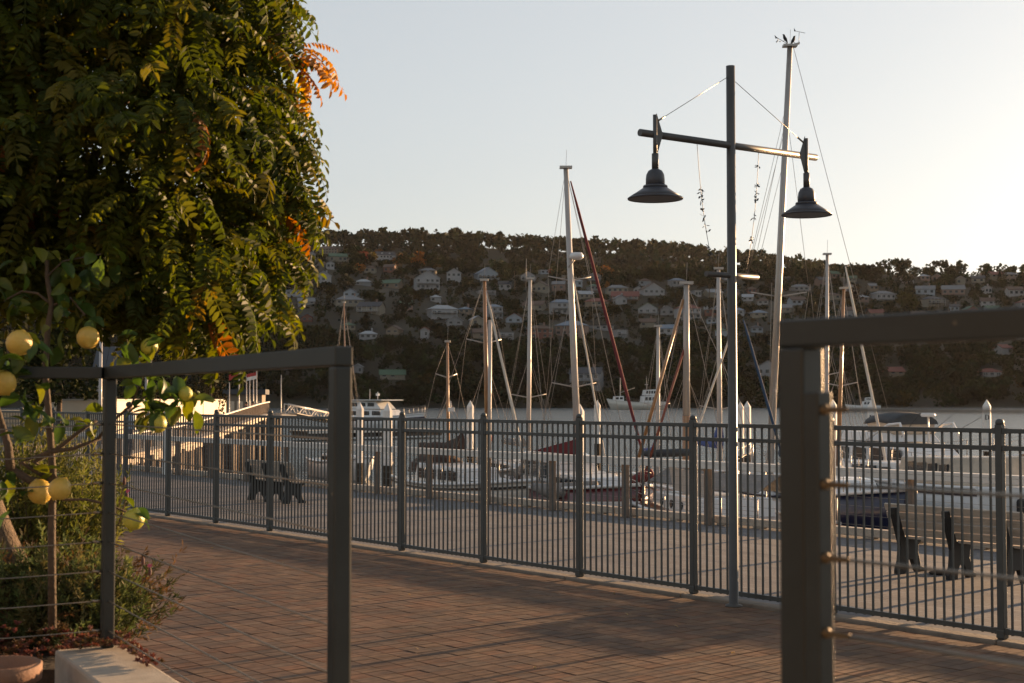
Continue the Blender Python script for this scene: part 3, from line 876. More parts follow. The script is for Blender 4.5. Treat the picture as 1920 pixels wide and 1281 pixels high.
for px, py, rpx, m_, dd, lb_ in ((36, 643, 24, m_lemon, 5.68, 'ripe yellow lemon'), (165, 633, 21, m_lemon, 6.0, 'ripe yellow lemon'), (6, 718, 24, m_lemon, 5.68, 'ripe yellow lemon'), (75, 922, 23, m_lemon, 6.06, 'ripe yellow lemon'), (112, 917, 21, m_lemon, 5.8, 'ripe yellow lemon'),
                            (251, 974, 20, m_lemong, 5.7, 'half ripe green lemon'), (280, 650, 16, m_lemong, 6.1, 'small green lemon'), (348, 738, 13, m_lemong, 6.05, 'small green lemon'), (296, 795, 17, m_lemong, 6.05, 'half ripe green lemon')):
    b = MB(); r = rpx / F * dd
    b.lathe([(0, 1.14 * r), (.10 * r, 1.12 * r), (.22 * r, 1.02 * r), (.55 * r, .86 * r), (.84 * r, .55 * r), (1.0 * r, .12 * r), (.97 * r, -.28 * r), (.78 * r, -.66 * r), (.5 * r, -.88 * r), (.24 * r, -.99 * r), (.15 * r, -1.1 * r), (0, -1.15 * r)], n=20)
    o = b.build('lemon', m_, lem); o.location = at(px, py, dd) - lemb; o.rotation_euler = (rnd.gauss(0, .35), rnd.gauss(0, .35), rnd.uniform(0, 6)); o['label'] = lb_
def broad_leaf(rs, L=.11, W=.058):
    V, Q = [], []
    n = 6
    for i in range(n + 1):
        t_ = i / n
        w_ = W * math.sin(math.pi * (t_ * .94 + .03)) ** .75 * (1 - .12 * t_)
        z = -L * .35 * t_ * t_; x = L * t_ * (1 - .12 * t_)
        for s in (-1, -.5, 0, .5, 1):
            V.append((x, s * w_ / 2, z + abs(s) * w_ * .18 + rs.normal(0, .0012)))
    for i in range(n):
        for j in range(4):
            a = i * 5 + j; Q.append((a, a + 1, a + 6, a + 5))
    o = len(V)
    V += [(-.014, -.0015, 0), (-.014, .0015, 0), (.004, .0015, 0), (.004, -.0015, 0)]; Q.append((o, o + 1, o + 2, o + 3))
    return np.array(V), np.array(Q)
bl = []
for k, c in enumerate([(0.055, 0.10, 0.018), (0.075, 0.12, 0.02), (0.045, 0.08, 0.02), (0.10, 0.13, 0.02), (0.14, 0.15, 0.02)]):
    V, Q = broad_leaf(rs, rs.uniform(.085, .12), rs.uniform(.046, .06))
    bl.append(npmesh(None, V, Q, m_lleaf, np.tile(c, (len(Q), 1)), smooth=True))
spots = [(30, 500, 5, 30), (85, 495, 6, 32), (125, 540, 6, 30), (140, 480, 4, 26), (195, 478, 3, 20), (170, 505, 3, 20), (60, 745, 6, 26), (25, 690, 7, 28), (45, 790, 5, 26), (130, 590, 5, 24), (18, 650, 5, 28), (60, 560, 5, 30), (10, 560, 5, 30),
         (300, 722, 5, 18), (325, 745, 5, 18), (282, 765, 6, 20), (378, 745, 2, 8), (262, 712, 4, 20), (300, 770, 4, 14), (345, 738, 3, 14), (248, 955, 3, 8), (95, 890, 4, 14), (5, 895, 4, 18), (30, 930, 3, 18), (170, 790, 3, 14), (280, 640, 4, 12), (235, 645, 4, 16), (110, 800, 4, 22), (80, 640, 4, 26), (160, 605, 3, 10)]
for px, py, n_, sp in spots:
    for q in range(n_ + (n_ + 1) // 2):
        x, y = px + rs.normal(0, sp * .75), py + rs.normal(0, sp * .75)
        dd = (5.7 if px < 65 and 600 < py < 800 else LDp) + rs.normal(0, .05)
        if px > 200 and py > 900: dd = 5.72
        o = link('leaf', bl[rs.randint(5)], lem); o.location = at(x, y, dd) - lemb
        o.rotation_euler = (rs.normal(0, .6), rs.normal(.35, .55), rs.uniform(0, 6.28)); o.scale = (rs.uniform(.75, 1.15),) * 3

# ------------------------------------------------------------------ needle shrubs, succulents, pot
def needle_shrub(name, label, cat, base, stems, leaf_n, ll, lw, cols, spread, heights, lean=(0, 0), mat=m_needle):
    root = thing(name, label, cat, base)
    V, Q, T = [], [], []
    sb = MB()
    for s in range(stems):
        a = rs.uniform(0, 6.28); r = math.sqrt(rs.uniform(0, 1))
        h = rs.uniform(*heights) * (1 - .35 * r * r)
        p = np.array([math.cos(a) * r * spread[0] * .45, math.sin(a) * r * spread[1] * .45, 0])
        d = np.array([math.cos(a) * r * spread[0] * .6 + lean[0], math.sin(a) * r * spread[1] * .6 + lean[1], h]) + rs.normal(0, .05, 3)
        bend = rs.normal(0, .06, 3)
        col = np.array(cols[rs.randint(len(cols))]) * rs.uniform(.75, 1.25)
        pts = [p + d * t_ + bend * math.sin(t_ * 3.1) for t_ in np.linspace(0, 1, 6)]
        if s % 3 == 0: sb.path(pts, [.004, .004, .003, .003, .002, .001], 4)
        for q in range(leaf_n):
            t_ = rs.uniform(.12, 1) ** .8
            c = p + d * t_ + bend * math.sin(t_ * 3.1)
            dr = d / np.linalg.norm(d) * .8 + rs.normal(0, .55, 3)
            dr /= np.linalg.norm(dr); sd = np.cross(dr, rs.normal(0, 1, 3)); sd /= np.linalg.norm(sd) + 1e-6
            L_, w_ = ll * rs.uniform(.6, 1.2), lw
            o = len(V); V += [c - sd * w_ / 2, c + dr * L_ * .5 - sd * w_ / 2, c + dr * L_, c + dr * L_ * .5 + sd * w_ / 2]
            Q.append((o, o + 1, o + 2, o + 3)); T.append(col * rs.uniform(.8, 1.2))
    o = npmesh('foliage', V, Q, mat, T, root)
    sb.build('stems', m_stem, root)
    return root
lav = needle_shrub('lavender_bush', 'bushy green lavender with a few pink flower heads behind the railing post', 'shrub', col_at(132, 6.65, WT - .12), 260, 90, .038, .008,
                   [(0.09, 0.12, 0.045), (0.12, 0.14, 0.05), (0.07, 0.09, 0.035), (0.13, 0.12, 0.05)], (.31, .34), (.24, .52), (.02, -.05))
m_pink = M('pink_petals', (0.45, 0.10, 0.22), 0.6)
m_head = M('flower_head', (0.10, 0.05, 0.045), 0.8)
for px, py, s0_ in ((238, 932, (205, 1010)), (281, 1072, (240, 1110)), (233, 902, (205, 990)), (268, 1052, (238, 1105))):
    c = at(px, py, 6.3); s_ = at(s0_[0], s0_[1], 6.5)
    b = MB(); b.path([s_, s_.lerp(c, .5) + Vector((.01, 0, -.01)), c], .0022, 5)
    fo = b.build('flower', m_head, lav, True)
    b = MB(); b.lathe([(0, -.02), (.007, -.014), (.008, .0), (.006, .014), (0, .02)], c, 8); b.build('flower_head', m_head, fo, True)
    if py in (932, 1072):
        b = MB()
        for q in range(5):
            a = rnd.uniform(0, 6.28); e = c + Vector((math.cos(a) * .014, math.sin(a) * .008, .036)); p0 = c + Vector((0, 0, .014))
            sd = Vector((.005, 0, .002)); b.add([p0, (p0 + e) / 2 + sd, e, (p0 + e) / 2 - sd], [(0, 1, 2, 3)])
        b.build('petals', m_pink, fo, True)
needle_shrub('rosemary_bush', 'tall yellow green rosemary bush behind the lemon tree trunk', 'shrub', col_at(70, 8.0, WT - .12), 330, 80, .05, .010,
             [(0.12, 0.14, 0.035), (0.10, 0.11, 0.03), (0.15, 0.15, 0.045), (0.08, 0.09, 0.03)], (.52, .5), (.6, 1.02), (0, 0))
needle_shrub('dry_shrub', 'dark woody half dead shrub below the paired lemons', 'shrub', col_at(60, 6.7, WT - .12), 220, 50, .045, .008,
             [(0.07, 0.045, 0.02), (0.05, 0.045, 0.02), (0.10, 0.06, 0.03), (0.04, 0.05, 0.02)], (.7, .4), (.2, .55), (0, 0))
m_succ = MTINT('succulent_leaf', 0.5, 0.2, 1.0, 0.4, 0.2, 30)
suc = thing('trailing_succulent', 'low reddish succulent trailing over the top of the garden wall', 'plant', col_at(120, 6.1, WT - .1))
V, Q, T = [], [], []
def rosette(c, r, col):
    for q in range(9):
        a = rs.uniform(0, 6.28); el = rs.uniform(.1, 1.2)
        d = np.array([math.cos(a) * math.cos(el), math.sin(a) * math.cos(el), math.sin(el)])
        P, qq = leaflet(c, d, np.array([0, 0, 1.]) + rs.normal(0, .2, 3), r * rs.uniform(.8, 1.3), r * .6, .3, -.1)
        o = len(V); V.extend(P); Q.extend([tuple(i + o for i in f_) for f_ in qq]); T.extend([col * rs.uniform(.8, 1.2)] * 2)
SC_ = [np.array(c) for c in ((0.16, 0.06, 0.04), (0.13, 0.075, 0.035), (0.20, 0.10, 0.08), (0.10, 0.065, 0.03), (0.14, 0.05, 0.04))]
for q in range(460):
    t_ = rs.uniform(0, 1)
    base = col_at(rs.uniform(-60, 205), rs.uniform(5.98, 6.6), WT - .10 + rs.uniform(0, .08))
    if q < 90:      # along the wall top, spilling over the outer edge
        base = far.lerp(far + AB * .62, t_) + ABn * rs.uniform(.01, .09) + Vector((0, 0, WT + .012 + rs.uniform(0, .03) * (1 - t_)))
    elif q < 150:
        base = far + AB * rs.uniform(0, .14) + ABn * rs.uniform(-.2, .06) + Vector((0, 0, WT + .012 + rs.uniform(0, .03)))
    elif q < 230:
        base = far - AB * rs.uniform(-.03, .12) + Vector((-rs.uniform(0, .5), rs.uniform(-.02, .2), WT + rs.uniform(-.05, .06)))
    rosette(v3(base), rs.uniform(.012, .024), SC_[rs.randint(5)])
o = npmesh('foliage', np.array(V) - v3(suc.location), Q, m_succ, T, suc)
pc = col_at(4, 5.42, .5)
b = MB(); b.lathe([(.10, 0), (.105, .012), (.135, .50), (.137, .535), (.158, .54), (.160, .60), (.150, .607), (.138, .60), (.13, .56), (0, .555)], (0, 0, 0), 40)
o = b.build('terracotta_pot', m_terra); o.location = pc; settag(o, 'round terracotta pot with a rolled rim beside the garden wall', 'pot')
# leaves dropped on the bricks
for k, (px, py) in enumerate([(764, 1116), (777, 1217), (1149, 1114), (1264, 1175), (1266, 1147), (1172, 1152), (1378, 1226), (398, 1028), (534, 1056), (1000, 1253), (845, 1058), (1124, 1090)]):
    V, Q = broad_leaf(rs, .05, .025)
    o = npmesh('fallen_leaf', V, Q, m_lleaf, np.tile((0.35, 0.25, 0.12), (len(Q), 1)))
    o.location = gnd(px, py) + Vector((0, 0, .012)); o.rotation_euler = (0, 0, rnd.uniform(0, 6)); settag(o, 'small dry leaf dropped on the brick paving', 'leaf', 'dry leaves on the bricks')
# ------------------------------------------------------------------ houses on the hill
def flat(name, col, rough=.8, var=.12): return M(name, col, rough, 0, var, .6)
WALLC = {'white': (0.40, 0.40, 0.40), 'cream': (0.30, 0.27, 0.21), 'tan': (0.28, 0.22, 0.16), 'pink brick': (0.30, 0.20, 0.16), 'red brick': (0.22, 0.09, 0.065), 'grey': (0.30, 0.30, 0.30), 'pale blue': (0.36, 0.41, 0.45)}
ROOFC = {'grey': (0.20, 0.21, 0.22), 'pale grey': (0.38, 0.40, 0.42), 'dark grey': (0.06, 0.065, 0.075), 'red': (0.20, 0.06, 0.045), 'brown': (0.12, 0.075, 0.055), 'green': (0.09, 0.16, 0.10), 'blue grey': (0.20, 0.25, 0.31)}
wm = {k: flat('house_wall_' + k.replace(' ', '_'), tuple(.66 * q for q in c)) for k, c in WALLC.items()}
rm = {k: flat('house_roof_' + k.replace(' ', '_'), tuple(.7 * q for q in c), .75) for k, c in ROOFC.items()}
m_glass = M('window_glass', (0.03, 0.035, 0.04), 0.15, 0, .2, 2)
m_trim = flat('house_trim', (0.3, 0.3, 0.295))
HB = []          # pixel boxes kept clear of nearer trees
def house(px, py, wpx, hpx, form, wc, rc, extra=(), note='', yaw=None):
    p = hit(px, py)
    d = p.y
    W_, H_ = .9 * wpx / F * d, hpx / F * d
    st = 2 if H_ > 4.6 else 1
    D_ = min(12, max(6.5, W_ * .65))
    kinds = {'hip': 'hipped', 'gable': 'long gabled', 'front': 'gable fronted', 'flat': 'flat'}
    size = 'wide' if wpx >= 48 else ('small' if wpx <= 22 else '')
    lab = ' '.join(x for x in (size, wc, 'two storey' if st == 2 else '', 'house with', rc, kinds[form], 'roof', note) if x)
    t_ = thing('house', lab, 'house', (p.x, p.y, p.z - .3), rnd.uniform(-.35, .35) if yaw is None else yaw)
    w, dp, h = W_ / 2, D_ / 2, H_
    rise = min(W_, D_) * (.24 if form == 'hip' else .30)
    b = MB()
    if form == 'front':
        b.prism([(-w, -4), (w, -4), (w, h), (0, h + W_ * .30), (-w, h)], (0, 0, 0), (1, 0, 0), (0, 0, 1), D_)
    elif form == 'gable':
        b.prism([(-dp, -4), (dp, -4), (dp, h), (0, h + rise), (-dp, h)], (0, 0, 0), (0, 1, 0), (0, 0, 1), W_)
    else:
        b.box((0, 0, (h - 4) / 2), (W_, D_, h + 4))
    b.build('wall', wm[wc], t_)
    b = MB(); ov = .45
    if form == 'hip':
        r = max(.3, w - dp * .9)
        b.add([(-w - ov, -dp - ov, h), (w + ov, -dp - ov, h), (w + ov, dp + ov, h), (-w - ov, dp + ov, h), (-r, 0, h + rise), (r, 0, h + rise), (-w - ov, -dp - ov, h - .2), (w + ov, -dp - ov, h - .2), (w + ov, dp + ov, h - .2), (-w - ov, dp + ov, h - .2)],
              [(0, 1, 5, 4), (1, 2, 5), (2, 3, 4, 5), (3, 0, 4), (6, 7, 1, 0), (7, 8, 2, 1), (8, 9, 3, 2), (9, 6, 0, 3), (9, 8, 7, 6)])
    elif form == 'front':
        for s in (-1, 1):
            b.bar((s * (w + ov) * .5, -dp - ov, h + W_ * .15 + .1 - s * 0), (s * (w + ov) * .5, dp + ov, h + W_ * .15 + .1), math.hypot(w + ov, (w + ov) * .6), .18, (s * -.6 * -1, 0, 1))
    elif form == 'gable':
        sl = rise / dp
        for s in (-1, 1):
            b.bar((-w - ov, s * (dp + ov) * .5, h + rise - sl * (dp + ov) * .5 + .1), (w + ov, s * (dp + ov) * .5, h + rise - sl * (dp + ov) * .5 + .1), math.hypot(dp + ov, sl * (dp + ov)), .18, (0, s * sl, 1))
    else:
        b.box((0, 0, h + .15), (W_ + .8, D_ + .8, .3))
    rf = b.build('roof', rm[rc], t_)
    if 'chimney' in extra:
        b = MB(); b.box((w * .45, dp * .2, h + rise * .6 + .7), (.8, .6, rise * .8 + 1.6)); b.box((w * .45, dp * .2, h + rise + 1.35), (1, .8, .18)); b.build('chimney', wm['pink brick' if wc != 'white' else 'white'], rf)
    if 'dormers' in extra:
        for s in (-.4, .4):
            b = MB(); b.prism([(-.9, 0), (.9, 0), (.9, 1.1), (0, 1.9), (-.9, 1.1)], (s * W_ * .5, -dp * .55, h + rise * .2), (1, 0, 0), (0, 0, 1), 1.8); b.build('dormer', m_trim, rf)
    nst = max(1, int(round(H_ / 2.9))); nw = max(2, int(W_ / 2.7))
    for f in range(nst):
        zc = (f + .52) * H_ / nst
        for k in range(nw):
            if rnd.random() < .12: continue
            x = -w + W_ * (k + .5) / nw
            ww = min(1.5, W_ / nw * .55)
            b = MB(); b.box((x, -dp - .02, zc), (ww, .08, min(1.5, H_ / nst * .5)))
            wn = b.build('window', m_glass, t_)
            if wpx >= 34:
                b = MB(); b.box((x, -dp - .03, zc - min(1.5, H_ / nst * .5) / 2 - .07), (ww + .3, .14, .12)); b.build('sill', m_trim, wn)
    if 'balcony' in extra or 'verandah' in extra:
        z0 = H_ * .5 if 'balcony' in extra else .1
        b = MB(); b.box((0, -dp - 1.1, z0), (W_ * .92, 2.0, .2)); b.box((0, -dp - 2.05, z0 + .9), (W_ * .92, .08, .14))
        for k in range(9): b.box((-w * .92 + W_ * .92 * k / 8, -dp - 2.05, z0 + .5), (.09, .09, .9))
        b.build('balcony' if 'balcony' in extra else 'verandah', m_trim, t_)
        for k in range(5):
            b = MB(); b.box((-w * .9 + W_ * .9 * k / 4, -dp - 1.95, (H_ - 1.5) / 2), (.16, .16, H_ + 1.5)); b.build('verandah_post', m_trim, t_)
    HB.append((px - wpx / 2, py - hpx * 1.45, px + wpx / 2, py + 1, d))
    return t_
HOUSES = [
 (614, 476, 42, 9, 'hip', 'tan', 'brown', (), 'on the upper slope'), (633, 490, 36, 9, 'gable', 'cream', 'green', (), 'above the red maple'), (619, 503, 16, 9, 'front', 'white', 'grey', (), 'under the green roofed cream house'), (584, 490, 16, 14, 'front', 'white', 'grey', ('chimney',), 'with a tall chimney beside the wisteria leaves'),
 (606, 530, 32, 12, 'front', 'white', 'pale grey', ('chimney',), 'and a chimney'), (547, 554, 42, 9, 'flat', 'white', 'pale grey', (), 'and dark window band'), (574, 570, 34, 5, 'gable', 'grey', 'grey', (), 'low among dark trees'), (654, 571, 58, 9, 'hip', 'cream', 'grey', ('chimney',), ''),
 (696, 585, 50, 10, 'gable', 'cream', 'dark grey', ('chimney', 'verandah'), 'and verandah'), (682, 534, 32, 6, 'hip', 'grey', 'pale grey', ('chimney',), ''), (735, 540, 40, 9, 'gable', 'tan', 'green', (), 'and brick front'), (800, 543, 50, 21, 'front', 'white', 'pale grey', ('balcony',), 'and full width balcony'),
 (803, 514, 34, 7, 'hip', 'tan', 'grey', (), 'above the white balcony house'), (851, 528, 30, 17, 'front', 'white', 'dark grey', ('chimney',), 'and steep gable beside dark trees'), (722, 486, 40, 7, 'gable', 'white', 'dark grey', ('dormers',), 'and two white dormers'), (829, 594, 56, 15, 'hip', 'white', 'pale grey', ('balcony',), 'and upper verandah'),
 (690, 635, 36, 9, 'hip', 'white', 'pale grey', ('chimney',), 'low on the wooded bank'), (797, 633, 16, 15, 'front', 'white', 'red', (), ''), (731, 510, 22, 9, 'gable', 'red brick', 'brown', (), ''),
 (912, 524, 46, 10, 'front', 'pale blue', 'blue grey', ('balcony',), 'and glazed gable'), (910, 551, 38, 6, 'flat', 'white', 'dark grey', ('balcony',), 'with a long white balustrade'), (893, 608, 24, 9, 'front', 'cream', 'pale grey', (), ''), (926, 597, 32, 22, 'hip', 'white', 'blue grey', ('balcony',), 'and verandah'),
 (991, 526, 30, 9, 'front', 'white', 'dark grey', ('balcony',), 'beside the tall conifer'), (1020, 513, 20, 6, 'flat', 'pale blue', 'pale grey', (), ''), (1014, 547, 32, 11, 'front', 'cream', 'brown', (), ''), (1048, 545, 26, 12, 'gable', 'pink brick', 'grey', (), ''), (1052, 590, 46, 23, 'hip', 'white', 'blue grey', ('balcony',), 'and tall plain walls'),
 (1002, 582, 44, 10, 'gable', 'cream', 'brown', (), ''), (1012, 634, 48, 18, 'hip', 'red brick', 'brown', ('chimney',), 'and white framed windows'), (1073, 628, 62, 18, 'hip', 'pink brick', 'blue grey', (), ''), (1114, 525, 26, 7, 'front', 'grey', 'pale grey', (), ''),
 (1156, 549, 44, 9, 'hip', 'cream', 'grey', (), 'with white trim'), (1172, 562, 56, 6, 'gable', 'pink brick', 'red', ('verandah',), ''), (1162, 570, 24, 10, 'front', 'white', 'grey', ('chimney',), 'beside the long red roof'), (1120, 573, 48, 8, 'hip', 'tan', 'red', (), ''), (1216, 588, 40, 9, 'front', 'white', 'green', ('verandah',), ''),
 (1162, 634, 22, 16, 'flat', 'white', 'dark grey', ('balcony',), ''), (1128, 617, 50, 7, 'flat', 'grey', 'dark grey', (), ''), (903, 632, 36, 9, 'gable', 'tan', 'brown', (), 'under dark trees'), (949, 634, 30, 10, 'flat', 'white', 'grey', ('balcony',), 'and front balcony'), (1198, 548, 20, 6, 'front', 'white', 'dark grey', (), ''),
 (1222, 551, 46, 8, 'front', 'white', 'brown', (), 'and broad low gable'), (1305, 556, 14, 10, 'flat', 'white', 'pale grey', (), 'and box shape'), (1337, 556, 32, 8, 'gable', 'cream', 'pale grey', (), ''), (1250, 590, 30, 9, 'front', 'grey', 'dark grey', ('dormers',), 'and dormers'), (1289, 598, 50, 20, 'hip', 'white', 'red', ('balcony',), 'and arched upper gallery'),
 (1402, 563, 22, 6, 'gable', 'white', 'pale grey', (), ''), (1500, 545, 40, 7, 'hip', 'grey', 'grey', (), ''), (1430, 570, 22, 7, 'hip', 'grey', 'brown', (), ''), (1590, 545, 20, 9, 'front', 'white', 'brown', (), ''), (1636, 543, 18, 7, 'gable', 'tan', 'grey', (), ''), (1655, 562, 44, 11, 'hip', 'white', 'grey', ('verandah',), ''),
 (1735, 552, 38, 10, 'gable', 'pale blue', 'grey', ('chimney',), ''), (1786, 552, 46, 9, 'gable', 'pink brick', 'grey', (), 'beside the pale blue house'), (1748, 575, 40, 14, 'hip', 'cream', 'dark grey', ('balcony',), ''), (1800, 533, 18, 10, 'front', 'cream', 'grey', (), ''), (1850, 549, 14, 9, 'front', 'white', 'grey', ('chimney',), 'with a thin chimney'), (1902, 554, 32, 10, 'gable', 'white', 'brown', (), ''),
 (1868, 522, 32, 5, 'gable', 'cream', 'red', (), ''), (1892, 522, 30, 5, 'hip', 'tan', 'grey', (), ''), (1900, 508, 34, 5, 'hip', 'cream', 'brown', (), ''), (1745, 636, 30, 12, 'front', 'white', 'pale grey', (), 'above the dark bank'), (1791, 637, 42, 14, 'hip', 'white', 'dark grey', ('balcony',), ''), (1846, 628, 32, 7, 'flat', 'white', 'grey', (), 'above the red gabled house'), (1914, 634, 20, 14, 'front', 'pale blue', 'grey', (), ''),
 (1881, 664, 24, 12, 'gable', 'white', 'red', (), ''), (1676, 702, 34, 5, 'gable', 'tan', 'red', (), ''), (1854, 706, 42, 9, 'hip', 'white', 'red', ('verandah',), 'low above the shore'), (1100, 726, 64, 26, 'gable', 'grey', 'dark grey', ('chimney', 'balcony'), 'close to the river'), (1440, 704, 42, 16, 'front', 'white', 'grey', ('chimney',), 'and pointed gable'),
 (672, 699, 18, 12, 'front', 'grey', 'pale grey', (), ''), (736, 707, 52, 5, 'gable', 'cream', 'green', (), 'low among dark trees'), (538, 692, 20, 13, 'front', 'pale blue', 'pale grey', (), ''), (1560, 560, 26, 7, 'hip', 'cream', 'brown', (), 'behind the yacht masts'), (1700, 530, 26, 7, 'gable', 'grey', 'brown', (), ''), (1470, 585, 30, 8, 'gable', 'cream', 'grey', (), 'behind the yacht masts'), (1385, 590, 26, 8, 'hip', 'white', 'blue grey', (), ''),
]
for h in HOUSES: house(*h)
used = {o['label'] for o in COL.objects if o.get('category') == 'house'}
r3 = random.Random(99)
made = 0
for _ in range(900):
    if made >= 46: break
    px, py = r3.uniform(560, 1925), r3.triangular(505, 650, 555)
    if px > 1440 and py > 600: continue
    wpx, hpx = r3.uniform(17, 34), r3.uniform(6, 10)
    if any(px + wpx / 2 + 3 > x0 and px - wpx / 2 - 3 < x1 and py + 2 > y0 and py - hpx * 1.5 - 2 < y1 for x0, y0, x1, y1, d in HB): continue
    p = hit(px, py)
    if p.y > 900: continue
    combo = (r3.choice(['hip', 'gable', 'front', 'gable', 'hip']), r3.choice(['cream', 'tan', 'grey', 'pink brick', 'white', 'pale blue', 'red brick']), r3.choice(list(ROOFC)))
    n0 = len(COL.objects)
    lab = ' '.join(x for x in ('small' if wpx <= 22 else '', combo[1], 'house with', combo[2], {'hip': 'hipped', 'gable': 'long gabled', 'front': 'gable fronted'}[combo[0]], 'roof', 'half hidden by trees') if x)
    if lab in used: continue
    used.add(lab); made += 1
    house(px, py, wpx, hpx, *combo, extra=('chimney',) if r3.random() < .3 else (), note='half hidden by trees')
seen_l = {}
for o in [o for o in COL.objects if o.get('category') == 'house']: seen_l.setdefault(o['label'], []).append(o)
for l_, os_ in seen_l.items():
    for o in os_: o['group'] = 'houses on the hill'
# patio umbrella
p = hit(871, 588)
b = MB(); b.lathe([(.05, 0), (.05, 2.6), (1.9, 2.5), (1.9, 2.6), (0, 3.5)], (0, 0, 0), 12)
o = b.build('patio_umbrella', m_trim); o.location = p; settag(o, 'open white patio umbrella on the hillside', 'umbrella')

# ------------------------------------------------------------------ trees on the hill
def quads_at(C, size, rs):
    """random small leaf-clump faces centred at C (n,3)"""
    n = len(C)
    a = rs.normal(0, 1, (n, 3)); a /= np.linalg.norm(a, axis=1)[:, None]
    b_ = np.cross(a, rs.normal(0, 1, (n, 3))); b_ /= np.linalg.norm(b_, axis=1)[:, None] + 1e-9
    s1 = size * rs.uniform(.6, 1.3, (n, 1)); s2 = size * rs.uniform(.4, .9, (n, 1))
    V = np.stack([C - a * s1, C - b_ * s2, C + a * s1, C + b_ * s2], 1).reshape(-1, 3)
    return V, np.arange(4 * n).reshape(-1, 4)
def crown_pts(kind, w_, h_, n, rs):
    if kind == 'cone':
        t_ = rs.uniform(0, 1, n) ** .75
        a = rs.uniform(0, 6.28, n); r = w_ * .5 * (1 - t_) ** .9 * rs.uniform(.55, 1.05, n)
        # t counted from the foot
        return np.stack([np.cos(a) * r, np.sin(a) * r, t_ * h_], 1)
    if kind == 'column':
        t_ = rs.uniform(.05, 1, n); a = rs.uniform(0, 6.28, n); r = w_ * .5 * np.sin(np.pi * t_ ** .8) ** .6 * rs.uniform(.4, 1.05, n)
        return np.stack([np.cos(a) * r, np.sin(a) * r, t_ * h_], 1)
    k = 7 if kind == 'round' else 9
    cz = h_ * (.55 if kind == 'round' else .72); rz = h_ * (.42 if kind == 'round' else .26)
    L = rs.normal(0, 1, (k, 3)); L /= np.linalg.norm(L, axis=1)[:, None]
    lob = L * np.array([w_ * .36, w_ * .36, rz * .7]) * rs.uniform(.5, 1, (k, 1)); lob[:, 2] += cz
    lr = rs.uniform(.16, .30, k) * w_ if kind == 'round' else rs.uniform(.11, .22, k) * w_
    idx = rs.randint(0, k, n)
    d = rs.normal(0, 1, (n, 3)); d /= np.linalg.norm(d, axis=1)[:, None]
    return lob[idx] + d * (lr[idx] * rs.uniform(.7, 1.08, n))[:, None] * np.array([1, 1, .8])
def hill_tree(label, kind, px, py, wpx, hpx, col, n=260, trunkc=None, name='hill_tree', grp=None):
    p = hit(px, py); d = p.y
    w_, h_ = wpx / F * d, hpx / F * d
    t_ = thing(name, label, 'tree', (p.x, p.y, p.z - .3), 0, grp)
    C = crown_pts(kind, w_, h_, n, rs)
    V, Q = quads_at(C, max(.35, w_ * .055), rs)
    npmesh('crown', V, Q, m_far, np.array(col) * rs.uniform(.6, 1.35, (len(Q), 1)) * rs.uniform(.92, 1.08, (len(Q), 3)), t_)
    b = MB(); b.path([(0, 0, -.5), (.1, 0, h_ * .35), (0, .1, h_ * .7)], [max(.2, h_ * .022), h_ * .015, h_ * .006], 6)
    if kind == 'gum':
        for _ in range(5):
            e = C[rs.randint(len(C))]; b.path([(.05, 0, h_ * .4), tuple(e * .5 + np.array([0, 0, h_ * .25])), tuple(e)], [h_ * .012, h_ * .008, .05], 5)
    b.build('trunk', trunkc or m_bark, t_)
m_gum = M('pale_gum_bark', (0.30, 0.26, 0.21), .8, 0, .25, 2)
OR = (0.42, 0.17, 0.04); RD = (0.32, 0.08, 0.05); YL = (0.30, 0.22, 0.05); DG = (0.028, 0.034, 0.016); OG = (0.055, 0.055, 0.02); GR = (0.045, 0.055, 0.02)
